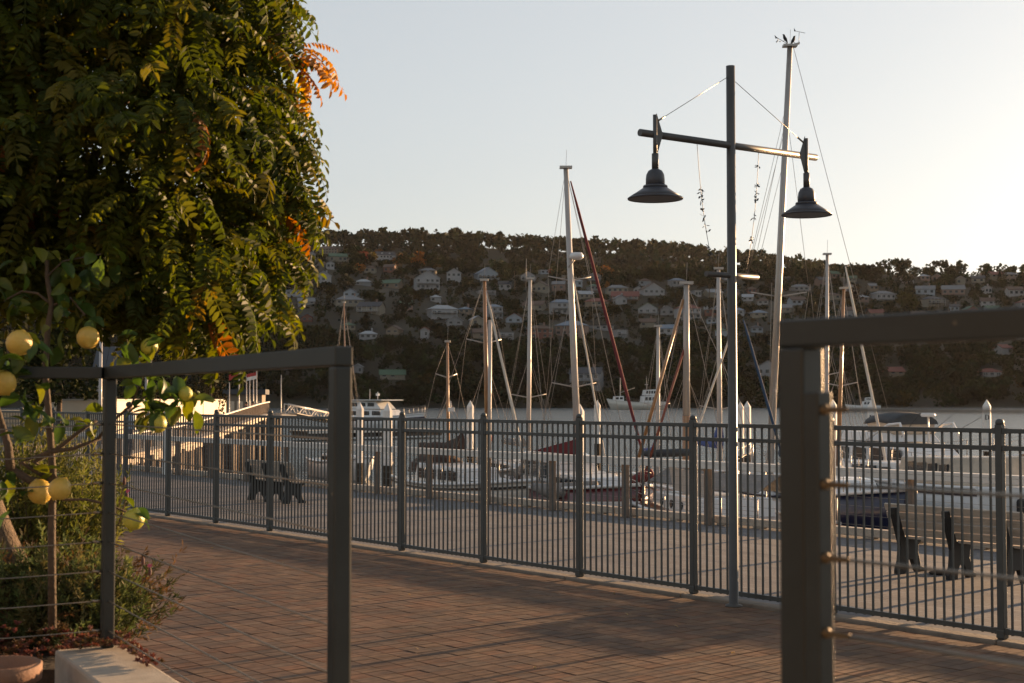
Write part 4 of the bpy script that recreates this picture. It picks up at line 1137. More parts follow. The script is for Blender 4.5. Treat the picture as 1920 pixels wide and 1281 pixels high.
for a in [('red leaved maple between hillside houses', 'round', 679, 500, 30, 32, RD), ('orange maple below the dormered house', 'round', 670, 518, 34, 32, OR), ('tall orange tree beside the dormered house', 'round', 748, 505, 32, 38, OR), ('broad orange tree on the upper slope', 'round', 785, 502, 40, 38, OR),
          ('yellow orange tree above the hipped grey roof', 'round', 806, 498, 32, 20, OR), ('golden bushy tree above the red maple', 'round', 695, 496, 28, 32, YL), ('low amber tree behind the dormered house', 'round', 712, 478, 26, 12, OR), ('broad gum with pale forked trunks between houses', 'gum', 752, 522, 40, 52, OG),
          ('dark green conical conifer beside the white gabled house', 'cone', 965, 550, 34, 62, (0.016, 0.022, 0.012)), ('orange round tree behind the conifer', 'round', 985, 510, 26, 16, OR), ('orange tree below the forest ridge', 'round', 1138, 524, 34, 28, OR), ('small red tree beside the flat blue house', 'round', 1033, 518, 14, 18, RD),
          ('olive round tree behind the blue gabled house', 'round', 945, 512, 34, 24, OG), ('rust coloured low tree above the cream hipped house', 'round', 1140, 545, 20, 20, OR), ('huge yellow green round tree above the dark bank', 'round', 1694, 592, 68, 46, (0.085, 0.085, 0.022)),
          ('slim pale poplar on the skyline', 'column', 1881, 502, 13, 28, (0.13, 0.12, 0.05)), ('narrow dark cypress beside the skyline poplar', 'cone', 1874, 504, 12, 20, DG), ('wide open crowned tree above the skyline', 'gum', 1689, 516, 46, 32, OG), ('dark clumped pine on the skyline', 'round', 1620, 518, 28, 22, DG),
          ('rounded dark tree below the open crowned tree', 'round', 1700, 545, 40, 40, DG), ('dark domed tree in front of the long pink house', 'round', 760, 600, 60, 60, DG), ('brown domed tree beside the verandah house', 'round', 1150, 600, 40, 36, OG), ('reddish brown tree behind a furled headsail', 'round', 1600, 575, 44, 44, (0.09, 0.05, 0.025)),
          ('dark rounded tree right above the umbrella', 'round', 868, 560, 36, 40, DG), ('tall olive tree beside the poplar', 'round', 1835, 512, 40, 18, OG), ('green round tree at the crest beside the pine', 'round', 1765, 512, 30, 20, OG), ('spreading tree over the box shaped white house', 'gum', 1330, 560, 40, 46, OG), ('dark tree beside the arched gallery house', 'round', 1330, 590, 40, 30, DG)]:
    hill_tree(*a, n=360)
sk = 0
for px, py, wpx, hpx in [(612, 462, 18, 14), (645, 466, 20, 22), (672, 462, 16, 10), (690, 462, 18, 12), (706, 462, 20, 14), (735, 462, 26, 16), (752, 462, 18, 14), (775, 464, 24, 12), (812, 466, 20, 10), (888, 470, 12, 16), (915, 470, 18, 14), (940, 472, 18, 10), (1000, 474, 22, 10), (1062, 474, 16, 8), (1100, 478, 20, 10),
                          (1140, 478, 20, 18), (1165, 480, 12, 10), (1188, 482, 14, 20), (1212, 484, 18, 16), (1236, 486, 22, 20), (1262, 488, 14, 14), (1285, 490, 24, 18), (1310, 492, 26, 16), (1334, 496, 14, 14), (1352, 500, 14, 22), (1412, 506, 20, 24), (1436, 508, 12, 16), (1465, 510, 20, 10), (1486, 512, 14, 12), (1530, 514, 24, 10)]:
    hill_tree('bushy gum tree standing up on the far forest skyline', 'gum', px, py + 4, wpx, hpx + 6, (0.05, 0.045, 0.022), n=110, trunkc=m_gum, name='skyline_gum', grp='gums along the far skyline')
# the woods between and behind: one mass
FV, FQ, FT = [], [], []
v0 = 0
def mass(n_trees, ylo, yhi, nq, dens, seed, xl=1.0, hs=(5, 11), qs=.1):
    global v0
    r2 = np.random.RandomState(seed)
    cnt = 0; tr = 0
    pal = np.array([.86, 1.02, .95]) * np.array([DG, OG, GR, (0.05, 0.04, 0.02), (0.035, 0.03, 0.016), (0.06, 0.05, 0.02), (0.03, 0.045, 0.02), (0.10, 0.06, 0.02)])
    prob = np.array([.26, .17, .19, .12, .12, .06, .06, .02]); prob /= prob.sum()
    while cnt < n_trees and tr < n_trees * 8:
        tr += 1
        y = r2.uniform(ylo, yhi); x = r2.uniform(-.46, .46) * y * xl
        z = float(terr(x, y))
        h_ = r2.uniform(*hs); w_ = h_ * r2.uniform(.65, 1.1)
        if y < 610: h_ *= .8; w_ *= 1.1
        for shrink in (1, .7, .5, .34):
            h2, w2 = h_ * shrink, w_ * (.35 + .65 * shrink)
            px, py = proj((x, y, z)); tp = proj((x, y, z + h2))[1]; hw = w2 / 2 * F / y
            bad = False
            for x0, y0, x1, y1, d in HB:
                if y < d + 3 and px + hw * .6 > x0 and px - hw * .6 < x1 and tp < y1 - (y1 - y0) * .22 and py > y0: bad = True; break
            if not bad: break
        h_, w_ = h2, w2
        if bad: continue
        kind = ('round', 'round', 'gum', 'cone')[r2.choice(4, p=[.5, .24, .22, .04])]
        C = crown_pts(kind, w_, h_, nq, r2) + np.array([x, y, z - .5])
        V, Q = quads_at(C, max(.42, w_ * qs), r2)
        c = pal[r2.choice(8, p=prob)] * r2.uniform(.75, 1.25)
        FV.append(V); FQ.append(Q + v0); v0 += len(V); FT.append(c * r2.uniform(.6, 1.35, (len(Q), 1)))
        cnt += 1
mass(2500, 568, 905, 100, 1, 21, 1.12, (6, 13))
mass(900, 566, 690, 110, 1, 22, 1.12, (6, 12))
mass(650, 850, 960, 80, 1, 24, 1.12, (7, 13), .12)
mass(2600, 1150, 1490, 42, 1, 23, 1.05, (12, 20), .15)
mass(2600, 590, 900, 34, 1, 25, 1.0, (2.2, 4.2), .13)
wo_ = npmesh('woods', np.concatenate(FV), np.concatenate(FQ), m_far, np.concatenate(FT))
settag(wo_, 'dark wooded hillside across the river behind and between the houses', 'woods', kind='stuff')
# ------------------------------------------------------------------ boats
def BP(name, col, rough=.3, var=.06, coat=.3): return M(name, col, rough, 0, var, .8, coat=coat)
m_gel = BP('white_gelcoat', (0.62, 0.62, 0.61))
m_gelc = BP('cream_gelcoat', (0.52, 0.49, 0.43))
m_navy = BP('navy_hull', (0.012, 0.016, 0.045))
m_maroon = BP('maroon_hull', (0.10, 0.014, 0.016))
m_varn = M('varnished_hull', (0.20, 0.075, 0.028), .3, 0, .25, 3, coat=.5, stretch=(1, 1, 6))
m_blackh = BP('black_stripe', (0.012, 0.012, 0.014))
m_alu = M('aluminium_mast', (0.38, 0.35, 0.32), .38, .55, .1, 2)
m_mastw = BP('white_mast', (0.38, 0.355, 0.33), .4)
m_spar = M('varnished_spar', (0.30, 0.15, 0.06), .35, 0, .2, 4, coat=.4, stretch=(6, 6, 1))
m_rig = M('rigging_wire', (0.35, 0.30, 0.25), .45, .6, .2, 6)
m_rope = M('rope', (0.40, 0.34, 0.26), .9, 0, .2, 30)
m_cvbrown = M('brown_canvas', (0.055, 0.03, 0.022), .9, 0, .2, 6, .4, 14)
m_cvblue = M('blue_canvas', (0.02, 0.05, 0.19), .85, 0, .15, 6, .4, 14)
m_cvnavy = M('navy_canvas', (0.02, 0.05, 0.10), .85, 0, .15, 6, .3, 14)
m_cvmar = M('maroon_canvas', (0.13, 0.02, 0.022), .85, 0, .2, 6, .5, 14)
m_cvgrey = M('grey_canvas', (0.20, 0.19, 0.18), .9, 0, .2, 6, .5, 10)
m_cvdark = M('dark_canvas', (0.05, 0.055, 0.06), .85, 0, .2, 6, .3, 14)
m_clear = M('clear_vinyl', (0.45, 0.38, 0.30), .2, 0, .15, 4)
m_sail = M('furled_sail', (0.50, 0.46, 0.40), .8, 0, .12, 8)
m_red = M('red_paint', (0.32, 0.03, 0.025), .5)
m_teak = M('teak_deck', (0.25, 0.19, 0.13), .7, 0, .2, 6, stretch=(1, 8, 1))
m_pont = M('pontoon_deck', (0.32, 0.30, 0.27), .85, 0, .15, 2)
def hull_pts(L, B, fb, sheer, tr, rake, draft=.45):
    N = 15
    rings, sh = [], []
    for i in range(N):
        t_ = i / (N - 1)
        wdt = B / 2 * (tr + (1 - tr) * math.sin(min(1, t_ / .42) * math.pi / 2)) if t_ < .42 else B / 2 * max(.012, math.cos(((t_ - .42) / .58) ** 1.35 * math.pi / 2)) ** .8
        z = fb * (1 + sheer * ((t_ - .35) / .65) ** 2 * (1 if t_ > .35 else .6))
        x = -L / 2 + L * t_
        def X(zz): return x + rake * (zz / z - .55) * t_ ** 5
        k = max(.06, 1 - t_ ** 6)
        r = [(X(z), wdt, z), (X(z * .5), wdt * .97, z * .5), (X(0), wdt * .86 * (.5 + .5 * k), 0), (X(-draft * .5), wdt * .55 * k, -draft * .5), (X(-draft), .02, -draft * k)]
        rings.append(r + [(a, -b_, c) for a, b_, c in reversed(r)]); sh.append((X(z), wdt, z))
    return rings, sh
class Boat:
    def __init__(s, name, label, cat, pxs, pxb, d, L, B, fb, hm, near=1, sheer=.45, tr=.65, rake=.7, deck=None, group=None, rail=None, flip=False):
        """stern and bow pixel columns; near=1: bow nearer than stern"""
        s.L, s.B, s.fb = L, B, fb
        mid = (pxs + pxb) / 2
        lo, hi = 0.02, 3.12
        best = None
        c = col_at(mid, d, WATER)
        for k in range(400):
            th = -near * (k / 399) * math.pi
            e = Vector((math.cos(th), math.sin(th), 0)) * L / 2
            a, b_ = proj(c - e)[0], proj(c + e)[0]
            er = abs((b_ - a) - (pxb - pxs))
            if best is None or er < best[0]: best = (er, th, (a + b_) / 2)
        s.th = best[1]
        c = col_at(mid - (best[2] - mid), d, WATER)
        s.t = thing(name, label, cat, c, s.th, group)
        s.c = c
        s.dir = Vector((math.cos(s.th), math.sin(s.th), 0))
        rings, s.sh = hull_pts(L, B, fb, sheer, tr, rake)
        b = MB(); b.loft([[Vector(p) for p in r] for r in rings], True, True, True); s.hull = b.build('hull', hm, s.t)
        # deck sheet a little below the sheer
        b = MB(); b.add([(x, w_ * .93, z - .05) for x, w_, z in s.sh] + [(x, -w_ * .93, z - .05) for x, w_, z in s.sh], [(i, i + 15, i + 16, i + 1) for i in range(14)]); b.build('deck', deck or m_gelc, s.t)
        for sd in (1, -1):
            b = MB(); b.path([(x, sd * (w_ + .015), z + .01) for x, w_, z in s.sh], .045, 6); b.build('rub_rail', rail or m_gel, s.t)
    def stripe(s, f0, f1, m_):
        for sd in (1, -1):
            b = MB()
            P = [(x, sd * (w_ * (.97 + .03 * f0) + .012), z * f0) for x, w_, z in s.sh] + [(x, sd * (w_ * (.97 + .03 * f1) + .012), z * f1) for x, w_, z in s.sh]
            b.add(P, [(i, i + 1, i + 16, i + 15) for i in range(14)]); b.build('stripe', m_, s.t)
    def cabin(s, t0, t1, w_, h, m_=None, taper=.75, win=4, rnd_=False, z=None, name='cabin', roof=None, wm_=None):
        x0, x1 = -s.L / 2 + s.L * t0, -s.L / 2 + s.L * t1
        z0 = s.fb - .08 if z is None else z
        b = MB()
        ra = [[(x0, w_ / 2, z0), (x1, w_ / 2 * .75, z0), (x1, -w_ / 2 * .75, z0), (x0, -w_ / 2, z0)], [(x0 + .06, w_ / 2 * .9, z0 + h), (x1 - (1 - taper) * (x1 - x0) * .5, w_ / 2 * .68, z0 + h * .9), (x1 - (1 - taper) * (x1 - x0) * .5, -w_ / 2 * .68, z0 + h * .9), (x0 + .06, -w_ / 2 * .9, z0 + h)]]
        b.loft([[Vector(p) for p in r] for r in ra], True, False)
        cb = b.build(name, m_ or m_gel, s.t, bev=.03)
        for sd in (1, -1):
            for k in range(win):
                f = (k + .5) / win * .8 + .06
                x = x0 + (x1 - x0) * f; yy = sd * (w_ / 2 * (1 - .25 * f) * .957 + .004)
                b = MB()
                if rnd_:
                    b.prism([(.095 * math.cos(a), .095 * math.sin(a)) for a in [i * math.pi / 6 for i in range(12)]], (x, yy, z0 + h * .5), (1, -sd * w_ / 2 * .25 / (x1 - x0), 0), (0, 0, 1), .03)
                else:
                    ww = (x1 - x0) * .8 / win * .38
                    b.prism([(-ww, -h * .24), (ww, -h * .24), (ww * .85, h * .2), (-ww * .95, h * .24)], (x, yy, z0 + h * .54), (1, -sd * w_ / 2 * .25 / (x1 - x0), 0), (0, 0, 1), .05)
                b.build('window', wm_ or m_glass, cb)
        return cb
    def P(s, x, y, z):
        return Matrix.Rotation(s.th, 3, 'Z') @ Vector((x, y, z)) + s.c
    def on_axis(s, px):
        """point of the centre line seen in pixel column px"""
        u = ray(px, HOR).x
        t_ = (u * s.c.y - s.c.x) / (s.dir.x - u * s.dir.y)
        return max(-s.L * .47, min(s.L * .47, t_))
    def mast(s, pxb, pxt, pyt, r, m_=None, spread=(), stays=True, name='mast', low=None, m_low=None, shroud=True, tipz=None):
        x = s.on_axis(pxb)
        base = s.P(x, 0, s.fb - .1)
        top = at(pxt, pyt, base.y)
        base = at(pxb, proj(base)[1], base.y)
        b = MB()
        if low is None: b.path([base, base.lerp(top, .5), top], [r, r * .95, r * .7], 10, sq=.8)
        else: b.path([base.lerp(top, low), top], [r * .95, r * .65], 10)
        mo = b.build(name, m_ or m_mastw, s.t, True)
        if low is not None:
            b = MB(); b.path([base, base.lerp(top, low)], [r * 1.05, r], 10); b.build('lower_mast', m_low or m_spar, s.t, True)
        b = MB(); b.box(top + Vector((0, 0, .03)), (r * 3.2, r * 2.2, .06)); b.tube(top, top + Vector((.02, 0, .5)), .006, n=4); b.build('masthead', m_alu, mo, True)
        side = Vector((-s.dir.y, s.dir.x, 0))
        tips = []
        for f, wd in spread:
            p = base.lerp(top, f)
            for sd in (1, -1):
                e = p + side * sd * wd + s.dir * -.12 + Vector((0, 0, .12)); b = MB(); b.path([p, e], [.022, .015], 6); b.build('spreader', m_alu, mo, True); tips.append((f, sd, e))
        if shroud:
            for sd in (1, -1):
                foot = s.P(x - .15, sd * s.B * .46, s.fb)
                path = [top] + [e for f, q, e in sorted(tips, reverse=True) if q == sd] + [foot]
                b = MB(); b.path(path, .007, 4); b.build('shroud', m_rig, s.t, True)
                for ff in (.62, .6):
                    b = MB(); b.tube(base.lerp(top, ff), s.P(x + (.35 if ff == .62 else -.6), sd * s.B * .45, s.fb), .006, n=4); b.build('shroud', m_rig, s.t, True)
        if stays:
            b = MB(); b.tube(top, s.P(s.L * .48, 0, s.fb * 1.3), .007, n=4); b.build('forestay', m_rig, s.t, True)
            b = MB(); b.tube(top, s.P(-s.L * .49, 0, s.fb * 1.1), .007, n=4); b.build('backstay', m_rig, s.t, True)
        # halyards close to the mast
        for q in (.10, .16):
            b = MB(); b.tube(top + s.dir * -.03, base + s.dir * -(q + .1) + side * q, .006, n=4); b.build('halyard', m_rope, s.t, True)
        s.mt, s.mb = top, base
        return mo
    def line(s, p0, p1, r, m_, name, n=8, r1=None, bulge=None):
        b = MB(); p0, p1 = Vector(p0), Vector(p1)
        if bulge: b.path([p0.lerp(p1, t_) for t_ in (0, .12, .4, .7, .93, 1)], [r * .5, r, r * 1.1, r * 1.15, r, r * .5], n)
        else: b.tube(p0, p1, r, r1, n)
        return b.build(name, m_, s.t, True)
    def boomcover(s, x0, x1, z, m_, mb=None, h=.22, peak=0.0, name='sail_cover'):
        b = MB(); b.tube((x0, 0, z), (x1, 0, z), .045, n=8); b.build('boom', mb or m_alu, s.t)
        rings = []
        for i in range(9):
            f = i / 8; hh = h * (.55 + .45 * f) * (1 + .12 * math.sin(f * 19)) + peak * max(0, f - .72) / .28
            w_ = .10 * (.7 + .5 * f)
            x = x0 + (x1 - x0) * f
            rings.append([Vector((x, w_ * .8, z - .05)), Vector((x, w_, z + hh * .3)), Vector((x, w_ * .3, z + hh)), Vector((x, -w_ * .3, z + hh)), Vector((x, -w_, z + hh * .3)), Vector((x, -w_ * .8, z - .05))])
        b = MB(); b.loft(rings); b.build(name, m_, s.t)
    def rails(s, t0=.02, t1=.98, h=.6, m_=None):
        n = 8
        for sd in (1, -1):
            b = MB(); pts = []
            for k in range(n):
                i = min(14, max(0, int(round((t0 + (t1 - t0) * k / (n - 1)) * 14))))
                x, w_, z = s.sh[i]; b.tube((x, sd * w_ * .96, z), (x, sd * w_ * .96, z + h), .012, n=5); pts.append((x, sd * w_ * .96, z + h))
            b.path(pts, .008, 4); b.path([(a, c, e - h * .45) for a, c, e in pts], .006, 4)
            b.build('guard_rail', m_alu, s.t)
    def dodger(s, t0, t1, w_, z, h, m_, name='spray_hood'):
        x0, x1 = -s.L / 2 + s.L * t0, -s.L / 2 + s.L * t1
        rings = []
        for i in range(5):
            f = i / 4; hh = h * math.sin(math.pi * (.18 + .5 * (1 - f) ** .8)); ww = w_ / 2 * (1 - .2 * f)
            rings.append([Vector((x0 + (x1 - x0) * f, ww * math.cos(a), z + hh * math.sin(a) ** .8 if math.sin(a) > 0 else z)) for a in [math.pi * k / 8 for k in range(9)]])
        b = MB(); b.loft(rings, True); b.build(name, m_, s.t)
    def fenders(s, ts, m_=None, side=-1):
        for t_ in ts:
            x, w_, z = s.sh[int(t_ * 14)]
            b = MB(); b.lathe([(0, -.3), (.08, -.24), (.1, 0), (.08, .24), (.02, .3), (0, .3)], (x, side * (w_ + .12), z * .5), 10); b.build('fender', m_ or m_gel, s.t)

# cream ketch with brown sail covers
k = Boat('sailing_ketch', 'cream hulled ketch with black stripes, wooden masts and brown sail covers', 'sailboat', 782, 1002, 41.5, 8.2, 2.5, .95, m_gelc, 1, .35, .7, .9)
k.stripe(.84, .90, m_blackh); k.stripe(.52, .58, m_blackh)
k.cabin(.22, .62, 1.7, .62, win=4); k.cabin(.62, .78, 1.2, .3, win=1)
k.mast(841, 839, 642, .055, m_spar, ((.75, .35),), False, 'mizzen_mast'); k.mast(916, 908, 527, .075, m_spar, ((.70, .55),), True)
k.line(at(919, 600, k.mb.y - .1), at(917, 905, k.mb.y - .1), .055, m_mastw, 'furled_mainsail')
k.line(at(911, 545, k.mb.y), at(985, 872, k.mb.y - 1.3), .034, m_sail, 'furled_jib', bulge=1)
k.boomcover(-3.9, -.6, 1.9, m_cvbrown, m_spar, .25, .25); k.boomcover(-3.9, -2.6, 1.55, m_cvbrown, m_spar, .2, .35)
k.dodger(.16, .30, 1.7, 1.2, .6, m_cvbrown); k.rails(); k.fenders((.35, .6))
b = MB(); b.box(at(921, 822, 40.5), (.14, .02, .16)); b.build('red_pennant', m_red, k.t, True)
b = MB(); b.box(at(846, 768, k.c.y + 1), (.2, .14, .12)); b.tube(at(846, 775, k.c.y + 1), at(845, 752, k.c.y + 1), .012); b.build('radar_reflector', m_gel, k.t, True)
# grey hull yacht with plain tall mast
g = Boat('sailing_yacht', 'grey hulled yacht with a bare white mast and swept spreaders beside the ketch', 'sailboat', 935, 1030, 47, 8, 2.5, 1.0, m_cvgrey, 1)
g.cabin(.3, .66, 1.6, .45); g.mast(990, 994, 524, .085, m_mastw, ((.40, .62),)); g.boomcover(-3.2, .2, 1.9, m_cvgrey); g.rails()
b = MB(); b.tube(at(986, 540, 47), at(987, 485, 47), .01, n=5); b.build('antenna', m_alu, g.t, True)
# maroon sloop with red furled headsail
r = Boat('sailing_sloop', 'maroon hulled sloop with a tall white mast, radar dome and red furled headsail', 'sailboat', 1010, 1196, 38, 9.5, 2.9, 1.05, m_maroon, 1, .35, .7, .9, rail=m_gel)
r.stripe(.66, .74, m_gel); r.cabin(.16, .44, 1.9, .95, win=3, name='wheelhouse'); r.cabin(.44, .74, 1.6, .5)
r.mast(1087, 1061, 316, .105, m_mastw, ((.32, .62), (.65, .60)))
r.line(at(1070, 340, r.mb.y - .3), at(1207, 858, r.mb.y - 1.8), .038, m_cvmar, 'furled_headsail', bulge=1)
r.line(at(1072, 505, r.mb.y - .2), at(1136, 868, r.mb.y - 1.0), .022, m_sail, 'furled_staysail', bulge=1)
b = MB(); c = at(1081, 480, r.mb.y - .15); b.lathe([(0, .09), (.15, .085), (.19, .02), (.19, -.05), (.12, -.1), (0, -.1)], c, 16); b.build('radar_dome', m_gel, r.t, True)
b = MB(); b.tube(c + Vector((-.05, 0, -.1)), c + Vector((-.22, .05, -.3)), .02); b.build('radar_bracket', m_alu, r.t, True)
b = MB(); a0, a1, a2 = at(998, 846, 37.5), at(1086, 822, 37.5), at(1086, 853, 37.5)
ex = Vector((0, .12, 0)); b.add([a0 - ex * .4, a1 - ex * .3, a2 - ex, a0 + ex * .4, a1 + ex * .3, a2 + ex], [(0, 1, 2), (5, 4, 3), (0, 3, 4, 1), (1, 4, 5, 2), (2, 5, 3, 0)]); b.build('sail_cover', m_cvmar, r.t, True)
b = MB(); b.tube(at(990, 850, 37.5), at(1088, 856, 37.5), .04); b.build('boom', m_alu, r.t, True)
r.rails(); r.fenders((.3, .5, .7)); r.dodger(.06, .16, 1.8, 1.1, .7, m_cvgrey)
r.line(at(1183, 905, 34.6), at(1225, 885, 34.6), .13, m_cvmar, 'bundled_sail', bulge=1)
# rubber dinghy slung alongside
b = MB(); q = [at(1000, 912, 36.2), at(1030, 921, 35.8), at(1075, 919, 35.4), at(1120, 911, 35.2)]
dg = thing('rubber_dinghy', 'deflated looking grey rubber dinghy hung along the maroon hull', 'dinghy', q[1])
b.path(q, [.10, .20, .20, .14], 10); b.build('tube', m_cvgrey, dg, True); b = MB(); b.path([p + Vector((.1, .5, -.02)) for p in q], [.08, .17, .17, .12], 10); b.build('tube', m_cvgrey, dg, True)
b = MB(); b.add([q[1], q[2], q[2] + Vector((.1, .5, -.05)), q[1] + Vector((.1, .5, -.05))], [(0, 1, 2, 3)]); b.build('floor', m_cvgrey, dg, True)
# short white mast behind
m4 = Boat('small_yacht', 'small white yacht with a stubby white mast behind the varnished boat', 'sailboat', 1196, 1270, 44, 6.5, 2.2, .8, m_gel, 1)
m4.mast(1233, 1234, 613, .075, m_mastw, ((.5, .4),)); m4.cabin(.3, .62, 1.4, .4); m4.boomcover(-2.6, .2, 1.7, m_cvblue, None, .2, .45)
# varnished gaff yacht alongside
v_ = Boat('wooden_yacht', 'varnished wooden yacht with white cabin, round portholes and grey boom tent', 'sailboat', 1500, 1186, 31.8, 9.0, 2.5, .92, m_varn, -1, .42, .7, 1.0, rail=m_gel)
v_.stripe(.84, .98, m_blackh)
v_.cabin(.30, .68, 1.8, .48, m_gel, .95, 4, True)
v_.mast(1287, 1287, 533, .095, m_mastw, (), True, low=.42)
v_.line(at(1281, 562, v_.mb.y), at(1197, 860, v_.mb.y - .7), .038, m_spar, 'gaff_spar', n=8)
v_.line(at(1283, 655, v_.mb.y), at(1212, 880, v_.mb.y - .8), .03, M('red_spar', (0.20, 0.05, 0.025), .5), 'red_spar')
v_.line(at(1203, 851, 32.5), at(1302, 848, 32), .08, m_cvdark, 'stowed_sail', bulge=1)
# tent over the boom
b = MB(); A0, A1 = at(1255, 876, v_.c.y + .3), at(1462, 893, v_.c.y - 1.2)
sd = Vector((-v_.dir.y, v_.dir.x, 0)) * .5
b.add([A0, A1, A0 + sd - Vector((0, 0, .3)), A1 + sd - Vector((0, 0, .35)), A0 - sd - Vector((0, 0, .28)), A1 - sd - Vector((0, 0, .36)), A0.lerp(A1, .5) - Vector((0, 0, .06)), A0.lerp(A1, .5) + sd - Vector((0, 0, .4)), A0.lerp(A1, .5) - sd - Vector((0, 0, .42))],
      [(0, 6, 7, 2), (6, 1, 3, 7), (0, 4, 8, 6), (6, 8, 5, 1)])
o = b.build('boom_tent', m_cvgrey, v_.t, True); sm = o.modifiers.new('thick', 'SOLIDIFY'); sm.thickness = .02
b = MB(); b.prism([(0, 0), (.9, -.2), (1.0, -.75), (.1, -.5)], at(1254, 874, 30.6), (.9, -.3, 0), (0, 0, 1), .03); b.build('awning_panel', M('pale_canvas', (0.42, 0.37, 0.32), .9), v_.t, True)
v_.rails(h=.5); v_.fenders((.25, .5, .75), None, 1)
# white mast with curved spreaders
s6 = Boat('sailing_yacht', 'white yacht with blue sail cover and mast behind the lamp pole', 'sailboat', 1300, 1410, 45, 8.5, 2.6, 1.0, m_gel, 1)
s6.mast(1350, 1347, 505, .095, m_mastw, ((.33, .62),)); s6.boomcover(-3.4, .1, 1.9, m_cvblue, None, .22, .75); s6.cabin(.3, .66, 1.7, .45, win=3); s6.rails()
s6.line(at(1376, 610, 44.5), at(1290, 855, 43.6), .03, m_sail, 'furled_jib', bulge=1)
# tall leaning mast with birds
s7 = Boat('racing_yacht', 'white yacht with the tallest leaning mast, wind vanes and blue furled jib', 'sailboat', 1545, 1412, 38.5, 9.0, 2.8, 1.0, m_gel, -1, rail=m_navy)
s7.mast(1442, 1481, 88, .125, m_alu, ((.43, .80),), False, shroud=False); s7.cabin(.3, .66, 1.8, .45); s7.boomcover(-3.6, .2, 1.9, m_cvnavy)
s7.line(at(1394, 600, 38), at(1472, 872, 37), .036, m_cvnavy, 'furled_jib', bulge=1)
s7.line(s7.mt + Vector((.1, 0, 0)), at(1664, 765, 38.5), .008, m_rig, 'backstay', 4)
for x0, y0, x1, y1 in ((1476, 190, 1408, 480), (1472, 230, 1420, 470), (1470, 250, 1400, 520), (1470, 300, 1425, 480), (1480, 250, 1515, 530), (1519, 533, 1526, 600), (1447, 530, 1441, 820), (1519, 533, 1470, 850)):
    s7.line(at(x0, y0, 38.5), at(x1, y1, 38.3), .007, m_rig, 'shroud', 4)
s7.rails(); s7.fenders((.4, .7), m_navy, 1)
T = s7.mt
b = MB(); b.bar(T + Vector((-.02, 0, .04)), T + Vector((.28, 0, .12)), .06, .03); b.bar(T + Vector((-.02, 0, -.03)), T + Vector((.28, 0, .09)), .05, .02); b.tube(T + Vector((.26, 0, .12)), T + Vector((.27, 0, .42)), .008, n=5); b.build('masthead_crane', m_alu, s7.t, True)
b = MB(); b.tube(T + Vector((.0, 0, .05)), T + Vector((-.36, 0, .26)), .008, n=5); b.prism([(0, 0), (-.10, .09), (-.07, -.01)], T + Vector((-.34, 0, .25)), (1, 0, 0), (0, 0, 1), .012); b.tube(T + Vector((-.34, 0, .25)), T + Vector((-.34, 0, .17)), .01, n=5)
for q in range(3): a = q * 2.1; b.lathe([(0, -.02), (.022, -.012), (.024, 0), (0, .01)], T + Vector((-.34 + .06 * math.cos(a), .06 * math.sin(a), .16)), 8)
b.build('wind_sensor', m_black, s7.t, True)
b = MB(); b.tube(T + Vector((.16, 0, .46)), T + Vector((.44, 0, .40)), .007, n=5); b.prism([(-.02, 0), (.03, 0), (-.03, .10)], T + Vector((.15, 0, .45)), (1, 0, 0), (0, 0, 1), .01); b.build('wind_vane', m_black, s7.t, True)
# birds
def bird(loc, rz, label, tilt=.7):
    b = MB(); sp = []
    for x, z, r_ in ((-.13, -.05, .012), (-.07, -.02, .028), (-.02, 0, .045), (.04, .02, .047), (.08, .045, .036), (.105, .065, .032), (.13, .07, .024), (.148, .068, .008), (.17, .062, .003)): sp.append(((x, 0, z), r_))
    b.path([p for p, _ in sp], [q for _, q in sp], 9)
    b.prism([(-.10, .02), (-.24, .018), (-.24, -.018), (-.10, -.02)], (0, 0, -.045), (1, 0, .25), (0, 1, 0), .008)
    for s in (1, -1): b.tube((.0, s * .015, -.03), (.01, s * .015, -.09), .004, n=5)
    o = b.build('bird', M('dark_feathers', (0.02, 0.02, 0.022), .8)); o.location = loc; o.rotation_euler = (0, -tilt, rz); settag(o, label, 'bird')
bird(T + Vector((-.13, 0, .22)), 2.6, 'small dark bird perched halfway along the wind sensor arm'); bird(T + Vector((.09, 0, .17)), .2, 'small dark bird leaning forward on the mast tip')
# two yachts behind the gate railing
s8 = Boat('sailing_yacht', 'white yacht with a plain mast rising behind the gate railing corner', 'sailboat', 1500, 1610, 48, 8.5, 2.6, 1.0, m_gel, 1)
s8.mast(1550, 1551, 478, .085, m_mastw, ((.45, .6),)); s8.cabin(.3, .66, 1.7, .45); s8.boomcover(-3.4, .1, 1.9, m_cvdark)
s9 = Boat('sailing_yacht', 'yacht with a wooden mast, pale furled jib and flat cabin roof beside the flybridge cruiser', 'sailboat', 1520, 1640, 43, 8.5, 2.6, .95, m_gelc, 1)
s9.mast(1570, 1582, 542, .075, m_spar, ((.5, .55),)); s9.cabin(.25, .7, 1.7, .5); s9.line(at(1585, 500, 43), at(1663, 878, 41.6), .04, m_sail, 'furled_jib', bulge=1)
# thin mast behind the railing post
s10 = Boat('small_yacht', 'little yacht with a thin wooden mast beyond the white mooring piles', 'sailboat', 600, 690, 62, 6, 2.0, .7, m_gel, 1)
s10.mast(650, 645, 568, .04, m_spar, (), True); s10.cabin(.3, .6, 1.3, .4)

